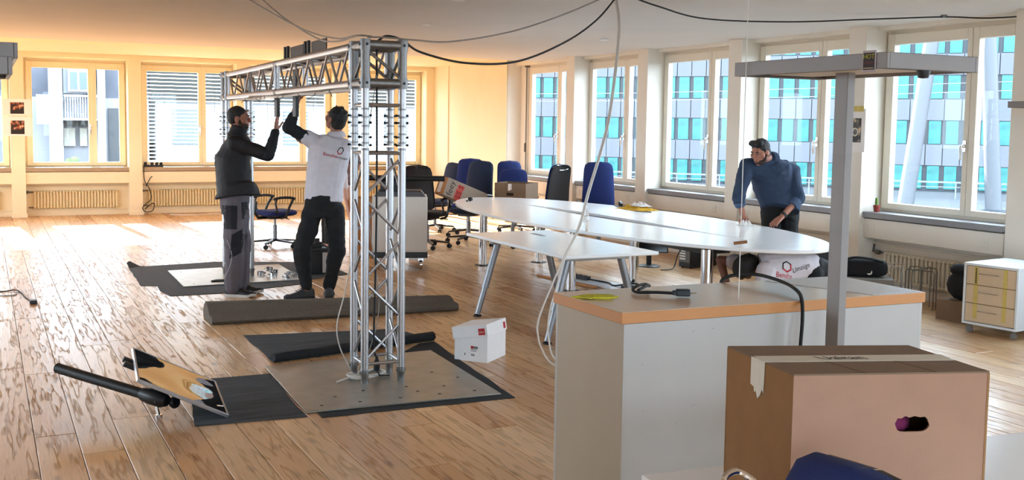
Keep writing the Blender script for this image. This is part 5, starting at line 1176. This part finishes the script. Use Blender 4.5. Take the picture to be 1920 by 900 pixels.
def archive_box():
    c = (3.13, 6.68); a = math.atan2(-.20,.16); t = thing('archive_box', 'white archive box with red square labels and a raised lid on the wood floor', 'box', (3.13, 6.685, 0), a)
    W2, D2, h = .128, .150, .20; w = .004
    m = MB(); m.bb(-W2,W2,-D2,-D2+w,0,h); m.build('front_side', WHITEB, t)
    m = MB(); m.bb(-W2,W2,D2-w,D2,0,h); m.build('back_side', WHITEB, t)
    for x in (-W2, W2-w): m = MB(); m.bb(x,x+w,-D2+w,D2-w,0,h); m.build('side', WHITEB, t)
    m = MB(); m.bb(-W2+w,W2-w,-D2+w,D2-w,0,w); m.build('bottom', WHITEB, t)
    l = bpy.data.objects.new('lid', None); COL.objects.link(l); l.parent = t; l.location = (-W2-.004, 0, h-.052); l.rotation_euler = (0, math.radians(-9), 0)
    X = 2*W2+.010
    for b in ((0,X,-D2-.006,-D2-.002,0,.078),(0,X,D2+.002,D2+.006,0,.078),(-.004,0,-D2-.006,D2+.006,0,.078),(X,X+.004,-D2-.006,D2+.006,0,.078),(-.004,X+.004,-D2-.006,D2+.006,.078,.082)):
        m = MB(); m.bb(*b); m.build('lid_panel', WHITEB, l, smooth=0)
    m = MB(); m.bb(X-.065,X-.015,-D2-.0075,-D2-.0062,.012,.058); m.build('red_label', REDP, l, smooth=0); m = MB(); m.bb(X+.0042,X+.0055,D2-.045,D2-.012,.012,.058); m.build('red_label', REDP, l, smooth=0)
    put_text('elco', .022, frame_matrix((X-.04,-D2-.008,.034),(1,0,0),(0,0,1)), mat('label_white','#e8c9c4',.7), l)
    m = MB(); m.bb(.0,.02,-D2-.0008,-D2,.09,.11); m.build('print_red', REDP, t, smooth=0)
    m = MB(); m.bb(.021,.055,-D2-.0008,-D2,.092,.108); m.bb(-.05,-.042,-D2-.0008,-D2,.04,.055)
    for z, q in ((.083,.05),(.072,.045),(.05,.03)): m.bb(.0,q,-D2-.0008,-D2,z,z+.004)
    m.bb(.003,.03,-D2-.0008,-D2,.040,.047); tag(m.build('print_black', mat('grey_print','#6b6864',.7), t, smooth=0), kind='stuff')
archive_box()

# ---------------------------------------------------------------- drawer unit and things along the right wall
def drawers():
    t = thing('drawer_unit', 'white three drawer pedestal on casters with yellow tape down its drawers', 'drawer unit', (7.52, 5.80, 0), math.radians(7.5))
    B = mat('drawer_beige','#d3bd9d',.5,noise=.02); Wt = mat('drawer_white','#dfe6ec',.4)
    m = MB(); m.bb(-.29,.30,-.235,.235,.075,.095); m.bb(-.29,.30,-.235,.235,.560,.58); m.bb(-.29,.30,-.235,-.217,.095,.56); m.bb(-.29,.30,.217,.235,.095,.56); m.bb(.285,.30,-.217,.217,.095,.56); m.build('body', Wt, t, bevel=.002)
    for k in range(3):
        z = .10+k*.1535; m = MB(); m.bb(-.285,.25,-.212,.212,z,z+.149); d = m.build('drawer', B, t, bevel=.003)
        m = MB(); m.path([(-.29,-.075,z+.095),(-.31,-.075,z+.095),(-.31,.085,z+.095),(-.29,.085,z+.095)],.005,8); m.build('drawer_handle', CHROME, d)
        for y in (.125,-.125): m = MB(); m.bb(-.2868,-.2852,y-.017,y+.017,z+(.03 if k == 0 else 0),z+.149); tp = m.build('yellow_tape', YELT, d, smooth=0)
        if k == 2:
            m = MB()
            for q in range(8): m.bb(-.2875,-.2868,.120,.133,z+.012+q*.016,z+.023+q*.016)
            m.build('tape_marks', BLACKI, d, smooth=0)
    for x in (-.24,.24):
        for y in (-.19,.19):
            m = MB(); m.lathe([(0,-.014),(.027,-.014),(.03,0),(.027,.014),(0,.014)], (x,y,.031), 14, (1,.5,0)); m.tube((x,y,.03),(x,y,.076),.012,8); m.build('caster', mat('grey_caster','#6a6866',.5), t)
drawers()
m = MB(); m.ell((0,0,.13),(.10,.14,.13),12); m.ell((0,.02,.26),(.07,.10,.06),10); t = thing('backpack', 'small black backpack on the radiator side of the drawer unit', 'bag', (7.62, 6.36, .18)); m.build('pack', BLACKF, t)
m = MB(); m.bb(-.12,.12,-.16,.16,-.18,.0); m.build('stand_box', CARDD, None, (7.62,6.36,.18)); bx = bpy.data.objects['stand_box']; bx.name = 'low_carton'; tag(bx, 'low brown carton under the small black backpack behind the drawer unit', 'box')
tag(cable('floor_cable', 'black cable loop on the floor at the right edge by the drawer unit', [(7.55,5.36,.006),(7.36,5.42,.006),(7.22,5.33,.006),(7.22,5.18,.006),(7.4,5.08,.006),(7.6,5.12,.02),(7.7,5.25,.006)], .006, BLACKR))
m = MB(); m.bb(-.22,.22,-.15,.15,.0,.012); tag(m.build('white_board', TABLEW, None, (7.55,5.2,.0), (0,0,.3), bevel=.002), 'pale board on the floor at the right edge inside the cable loop', 'board')
t = thing('equipment_case', 'tall black equipment case standing under the far end of the oval table', 'case', (6.88,7.50,0), .1)
m = MB(); m.bb(-.19,.19,-.14,.14,.0,.56); m.build('body', BLACKP, t, bevel=.012)
m = MB(); m.path([(-.07,0,.56),(-.07,0,.60),(.07,0,.60),(.07,0,.56)],.01,8); m.build('handle', BLACKR, t)
m = MB(); m.bb(-.08,.02,-.146,-.14,.36,.40); m.build('latch', mat('brass_latch','#a08a5c',.4,metal=.7), t)
t = thing('equipment_case', 'low grey case against the right wall under the black shoulder bag', 'case', (7.44,7.33,0), -.7)
m = MB(); m.bb(-.26,.26,-.16,.16,0,.27); m.build('body', mat('grey_case','#77726a',.6), t, bevel=.01)
m = MB(); m.bb(-.262,.262,-.162,.162,.20,.206); m.build('seam', BLACKP, t)
t = thing('shoulder_bag', 'black shoulder bag with a white badge on the low grey case by the wall', 'bag', (7.42,7.33,.272), -.72)
m = pillow(.46,.44,.17,.17,p=4); m2 = MB(); m2.v = m.v; m2.f = m.f; m2.mi = m.mi; m2.build('bag_body', BLACKF, t)
m = MB(); m.path(spline([(-.18,-.05,.15),(-.08,-.09,.185),(.06,-.09,.18),(.18,-.05,.15)],6),.012,8); m.build('strap', BLACKR, t)
m = MB(); m.lathe([(0,0),(.025,0),(.025,.006),(0,.006)],(.06,-.078,.05),14,(0,-1,0)); m.build('badge', WHITEPL, t)
for i, (x, y, a) in enumerate(((7.70,7.28,.5),(7.76,6.93,.3))):
    t = thing('wire_rack', 'chrome wire rack standing before the radiator, the %s of two' % ('left' if i == 0 else 'right'), 'rack', (x,y,0), a, 'wire racks by the radiator')
    for k in range(2):
        for s in (0, PI/2):
            m = MB(); M = Matrix.Rotation(s+.1,4,'Z') @ Matrix.Translation((0,-.04+k*.08,-.02*k)); m.M = M; m.path([(-.13,0,.004+.02*k),(-.13,0,.36),(-.12,0,.385),(.12,0,.385),(.13,0,.36),(.13,0,.004+.02*k)],.005,6); m.build('wire', CHROME if i == 0 else STEELROD, t)
t = thing('cactus_pot', 'small cactus in a red pot on the nearest right window sill', 'plant', (8.10,7.84,.825))
m = MB(); m.lathe([(0,0),(.026,0),(.034,.055),(.036,.055),(.036,.07),(.03,.07),(.028,.06),(0,.058)], n=18); m.build('pot', mat('terracotta_red','#8a3128',.6), t)
m = MB(); m.lathe([(0,.05),(.014,.055),(.016,.10),(.012,.14),(0,.15)],(-.004,0,0),10); m.build('cactus', mat('cactus_green','#5f7a2e',.7), t)
# computer and monitor under the oval table
t = thing('computer_tower', 'black computer tower with a vented grey rear panel under the oval table', 'computer', (7.56,10.10,0), math.radians(8))
m = MB(); m.bb(-.20,.24,-.095,.095,.012,.44); m.build('case', BLACKP, t, bevel=.005)
m = MB(); m.bb(-.204,-.20,-.088,.088,.07,.43); r = m.build('rear_panel', STEELROD, t)
m = MB()
for k in range(7): m.bb(-.208,-.204,-.02,.075,.10+k*.032,.118+k*.032)
m.build('slot_cover', WHITEPL, r)
m = MB(); m.lathe([(0,0),(.035,0),(.035,.004),(0,.004)],(-.204,-.05,.33),14,(-1,0,0)); m.path(spline([(-.21,-.03,.30),(-.32,-.02,.18),(-.36,.0,.03),(-.5,-.08,.012),(-.62,-.05,.012)],6),.006,6); m.build('power_cable', BLACKR, r)
m = MB()
for y in (-.07,.07):
    for x in (-.16,.2): m.lathe([(0,0),(.015,0),(.012,.014)],(x,y,0),10)
m.build('case_foot', BLACKR, t)
t = thing('monitor', 'dark monitor on a round foot standing on the floor under the oval table', 'monitor', (7.06,10.36,0), math.radians(-25))
m = MB(); m.lathe([(0,0),(.13,0),(.135,.008),(.12,.014),(0,.018)],n=26); m.build('foot', BLACKP, t)
m = MB(); m.box((0,.03,.12),(.06,.03,.22)); m.build('neck', BLACKP, t, bevel=.006)
m = MB(); m.box((0,-.0,.30),(.44,.03,.28),R=Matrix.Rotation(-.12,3,'X')); m.build('panel', BLACKP, t, bevel=.006)
m = MB(); m.box((0,-.019,.30),(.41,.004,.25),R=Matrix.Rotation(-.12,3,'X')); m.build('screen', mat('dark_screen','#0d0f12',.1), t)
m = MB(); m.prism([(5.50,10.12),(5.62,9.2),(5.70,8.75),(5.98,8.80),(5.90,9.4),(5.72,10.15)],.0006,.014); tag(m.build('white_board', TABLEW, bevel=.002), 'pale board lying on the floor under the oval table behind the desk', 'board')
m = MB(); m.box((5.50,9.62,.011),(.05,1.0,.02),rz=.13); tag(m.build('wood_strip', BEECH, bevel=.002), 'narrow wooden strip on the floor beside the pale board under the table', 'strip')
t = thing('power_strip', 'black power strip on the floor under the oval table', 'power strip', (5.72,9.75,.014), .12)
m = MB(); m.bb(-.025,.025,-.2,.2,0,.04); m.build('strip_body', BLACKP, t, bevel=.005)
for k in range(4): m = MB(); m.lathe([(0,0),(.019,0),(.019,.003),(.015,.003),(.015,.0),(0,0)],(0,-.14+k*.09,.04),14); m.build('outlet', STEELROD, t)
cable('floor_cable', 'black cable from the power strip to the adapter under the oval table', [(5.72,9.54,.03),(5.82,9.3,.02),(5.78,9.1,.02),(5.9,8.9,.06),(6.05,8.8,.012)], .009, BLACKR)
m = MB(); m.box((5.83,8.86,.031),(.09,.2,.032),rz=.5); tag(m.build('power_adapter', BLACKP, bevel=.006), 'black power adapter on the pale board under the oval table', 'adapter')

# ---------------------------------------------------------------- things on the tables and the counter
zt = .7205
t = thing('water_bottle', 'clear bottle with a white label on the oval table by the hanging cables', 'bottle', (4.82,8.10,zt))
cg = bpy.data.materials.new('clear_bottle'); cg.use_nodes = True; b = cg.node_tree.nodes['Principled BSDF']; b.inputs['Transmission Weight'].default_value = 1; b.inputs['Roughness'].default_value = .03; b.inputs['IOR'].default_value = 1.3
m = MB(); m.lathe([(0,.0),(.030,.002),(.032,.02),(.032,.06),(.029,.075),(.032,.09),(.032,.13),(.024,.165),(.013,.185),(.013,.205),(0,.205)],n=20); m.build('bottle_body', cg, t)
m = MB(); m.lathe([(.0325,.092),(.0328,.092),(.0328,.128),(.0325,.128)],n=20); m.build('bottle_label', WHITEPL, t)
m = MB(); m.lathe([(0,.205),(.015,.2),(.015,.22),(0,.22)],n=14); m.build('cap', WHITEPL, t)
def crumple(name, label, c, sx, sy, h, mt, cat, seed, n=14, rz=0):
    R = random.Random(seed); m = MB(); vs = []
    for i in range(n+1):
        for j in range(n+1):
            u, v = i/n-.5, j/n-.5; k = max(0, 1-(2*abs(u))**3)*max(0, 1-(2*abs(v))**3)
            q = NZ.noise(V((u*7+seed,v*7,seed*.3)))+.5*NZ.noise(V((u*15,v*15+seed,1)))
            vs.append((u*sx*(1+.2*NZ.noise(V((v*5,seed,u)))), v*sy*(1+.2*NZ.noise(V((u*5,seed,v+3)))), max(.001, k*h*(.55+.75*q))))
    fs = [(i*(n+1)+j,(i+1)*(n+1)+j,(i+1)*(n+1)+j+1,i*(n+1)+j+1) for i in range(n) for j in range(n)]
    m.add(vs, fs); o = m.build(name, mt, None, c, (0,0,rz)); so = o.modifiers.new('thickness','SOLIDIFY'); so.thickness = .0012; so.offset = 1
    return tag(o, label, cat)
crumple('cleaning_cloth', 'crumpled yellow cleaning cloth on the window side of the oval table', (6.60,9.95,zt), .30, .48, .06, mat('yellow_cloth','#d6a51e',.9,noise=.15,nscale=30), 'cloth', 3)
crumple('paper_tissue', 'crumpled white tissue lying on the yellow cleaning cloth', (6.63,9.93,zt+.042), .16, .26, .05, PAPER, 'tissue', 8)
crumple('paper_tissue', 'white tissue under the right hand of the man wiping the table', (6.55,8.0,zt), .12, .12, .06, PAPER, 'tissue', 5)
m = MB(); m.tube((6.42,9.72,zt+.006),(6.50,9.52,zt+.006),.005,8); tag(m.build('pen', STEELROD), 'pen lying on the oval table in front of the yellow cloth', 'pen')
m = MB(); m.path([(6.56,10.38,zt+.02),(6.58,10.36,zt+.006),(6.66,10.2,zt+.006)],.007,6); tag(m.build('metal_hook', STEELG), 'thin metal hook lying on the oval table beside the yellow cloth', 'hook')
for i, (x, y, r) in enumerate(((5.36,11.79,.03),(5.30,11.66,.016),(5.24,11.62,.013))):
    m = MB(); m.lathe([(0,0),(r,0),(r,r*.8),(r*.7,r*1.3),(0,r*1.3)],n=10); tag(m.build('black_cap', BLACKR, None, (x,y,zt)), 'black plastic cap on the tip of the oval table, the %s of three' % ('largest','middle','smallest')[i], 'cap', 'black caps on the table tip')
zc = 1.0005
m = MB(); m.prism([(1.985,3.43),(2.02,3.40),(2.055,3.375),(2.10,3.345),(2.165,3.375),(2.13,3.44),(2.05,3.46)],0,.003); nt_ = tag(m.build('sticky_note', YEL, None, (0,0,zc)), 'yellow sticky notes in a fan at the left end of the counter top', 'note')
m = MB(); m.box((2.1,3.385,.0055),(.075,.075,.004),rz=-.5); m.build('note_sheet', YEL, nt_); m = MB(); m.box((2.05,3.405,.0042),(.075,.075,.003),rz=.3); m.build('note_sheet', YEL, nt_)
t = thing('power_lead', 'folded black power cord with a plug on the counter top', 'cord', (2.36,3.30,zc))
m = MB(); m.path(spline([(-.0,.0,.014),(-.05,.04,.014),(-.10,.09,.010),(-.09,.14,.014),(-.03,.19,.018),(.02,.22,.016),(.03,.20,.012),(-.02,.15,.022),(-.09,.10,.016)],6),.006,8); m.build('cord', BLACKR, t)
m = MB(); m.box((.035,-.02,.017),(.055,.032,.026),rz=-.55); m.box((.008,-.004,.016),(.02,.022,.018),rz=-.55); m.build('plug', BLACKP, t, bevel=.004)
m = MB(); 
for s in (-.008,.008): m.tube((.058+s*.5,-.034+s*.85,.016),(.078+s*.5,-.046+s*.85,.016),.0022,6)
m.build('plug_pin', CHROME, t)
cable('power_cable', 'thick black cable arching over the counter top and down its front', [(2.80,3.565,.97),(2.81,3.565,1.008),(2.86,3.53,1.03),(2.91,3.46,1.036),(2.90,3.3,1.03),(2.83,3.13,1.022),(2.77,3.035,1.0),(2.735,2.99,.93),(2.725,2.985,.8),(2.73,2.985,.5),(2.735,2.97,.008)], .0075, BLACKR)
m = MB(); m.prism([(2.98,3.50),(3.14,3.035),(3.385,3.022),(3.395,3.485)],0,.0016); tag(m.build('paper_sheet', mat('pale_printed_sheet','#cfd0d6',.35,noise=.12,nscale=12,stretch=(1.2,9,1)), None, (0,0,zc)), 'large pale sheet lying across the right end of the counter top', 'sheet')
t = thing('hanging_string', 'thin white cord with a wooden toggle hanging over the counter top', 'cord', (2.56,3.15,zc))
m = MB(); m.tube((0,0,.0),(0,0,1.69),.0017,6); m.build('cord', CABLEW, t)
m = MB(); m.tube((-.022,.012,.215),(.022,-.012,.222),.006,10); m.build('toggle', mat('wood_toggle','#8a5a34',.6), t)
# ---------------------------------------------------------------- papers on the walls, odds and ends at the back
def wall_print(name, label, c, rz, w, h, kind):
    t = thing(name, label, 'poster', c, rz); m = MB(); n = 8
    m.rings([[(x, -.001-.004*(abs(x)*2/w)**2*0, z) for z in (0, h)]+[(x, -.0022, z) for z in (h, 0)] for x in (-w/2+w*k/n for k in range(n+1))]); m.build('paper_sheet', PAPER, t, smooth=0)
    p = bpy.data.materials.new('photo_print'); p.use_nodes = True; nt = p.node_tree; b = nt.nodes['Principled BSDF']; b.inputs['Roughness'].default_value = .5
    tc = nt.nodes.new('ShaderNodeTexCoord'); nz = nt.nodes.new('ShaderNodeTexNoise'); nz.inputs['Scale'].default_value = 16 if kind != 'bike' else 11; nz.inputs['Detail'].default_value = 3
    cr = nt.nodes.new('ShaderNodeValToRGB'); e = cr.color_ramp.elements; e[0].position = .46; e[0].color = lin('#1b120d'); e[1].position = .66; e[1].color = lin('#e0c09a'); q = e.new(.56); q.color = lin('#9a4a24' if kind != 'bike' else '#4a4a48')
    nt.links.new(tc.outputs['Object'], nz.inputs['Vector']); nt.links.new(nz.outputs['Fac'], cr.inputs[0]); nt.links.new(cr.outputs[0], b.inputs['Base Color'])
    m = MB()
    if kind == 'bike': m.bb(-w*.42,w*.30,-.0034,-.0022,h*.22,h*.78)
    else: m.bb(-w*.24,w*.24,-.0034,-.0022,h*.10,h*.80)
    f = m.build('photo', p, t, smooth=0)
    if kind == 'bike':
        m = MB(); D = []
        for k in range(20): a, b2 = k*PI/10, (k+1)*PI/10; D.append([(.045*math.cos(a)-.0,-.0040,.045*math.sin(a)+h*.46),(.045*math.cos(b2),-.0040,.045*math.sin(b2)+h*.46),(.028*math.cos(b2),-.0040,.028*math.sin(b2)+h*.46),(.028*math.cos(a),-.0040,.028*math.sin(a)+h*.46)])
        for d in D: m.add(d, [(0,1,2,3)])
        m.build('wheel_print', mat('print_pale','#c9bfae',.6), f, smooth=0)
        m = MB(); m.bb(-w*.42,w*.40,-.0032,-.0022,h*.93,h*1.06); m.build('yellow_tape', YELT, t, smooth=0)
    else:
        m = MB(); m.bb(-w*.24,w*.24,-.0040,-.0034,h*.10,h*.34); m.build('photo_ground', mat('print_dark','#1d1713',.6), f, smooth=0)
wall_print('photo_print', 'upper of two taped photo sheets on the pillar left of the whole back window', (.515,19.247,1.70), 0, .43, .27, 'car')
wall_print('photo_print', 'lower of two taped photo sheets on the pillar left of the whole back window', (.515,19.243,1.36), 0, .43, .32, 'car')
wall_print('motorbike_print', 'sheet with a motorbike photo taped to the pillar beside the lamp pole', (7.975,8.05,1.43), -PI/2, .27, .44, 'bike')
t = thing('power_strip', 'black power strip with plugs on the sill of the second back window', 'power strip', (2.66,19.32,.836))
m = MB(); m.bb(-.16,.17,-.03,.03,0,.04); m.build('strip_body', BLACKP, t, bevel=.005)
for x in (-.13,-.02,.06,.13): m = MB(); m.box((x,0,.058),(.05,.045,.05),rz=x); m.build('plug', BLACKR, t, bevel=.008)
cable('power_cable', 'black cable looping down the pillar from the power strip on the back sill', [(2.52,19.29,.86),(2.49,19.22,.80),(2.50,19.22,.6),(2.58,19.22,.45),(2.60,19.22,.28),(2.52,19.22,.20),(2.46,19.22,.12),(2.52,19.22,.05),(2.63,19.22,.08),(2.65,19.22,.2),(2.56,19.22,.16),(2.50,19.22,.10)], .008, BLACKR)
cable('power_cable', 'short black cable with a plug hanging at the duct under the second back window', [(2.52,19.22,.5),(2.56,19.22,.58),(2.60,19.225,.65),(2.63,19.24,.67)], .008, BLACKR)
t = thing('floor_cable', 'thin dark cable with a small plug on the floor at the left edge', 'cable', (.12,11.0,.0))
m = MB(); m.path(spline([(-.9,.1,.006),(-.4,.05,.006),(.0,.02,.006),(.12,.03,.012),(.17,-.15,.006),(.19,-.4,.006),(.24,-.72,.006)],8),.006,6); m.build('cord', BLACKR, t)
m = MB(); m.path(spline([(-.5,-.2,.006),(-.1,-.22,.006),(.1,-.25,.006),(.13,-.05,.006)],8),.005,6); m.build('cord', CABLEG, t)
m = MB(); m.box((.245,-.78,.018),(.06,.09,.036)); m.build('plug', BLACKP, t, bevel=.006)
cable('floor_cable', 'pale cable lying on the floor along the back wall', [(2.9,19.1,.008),(3.2,18.9,.008),(3.6,18.98,.008),(4.2,18.9,.008),(4.9,19.0,.008)], .008, CABLEW)
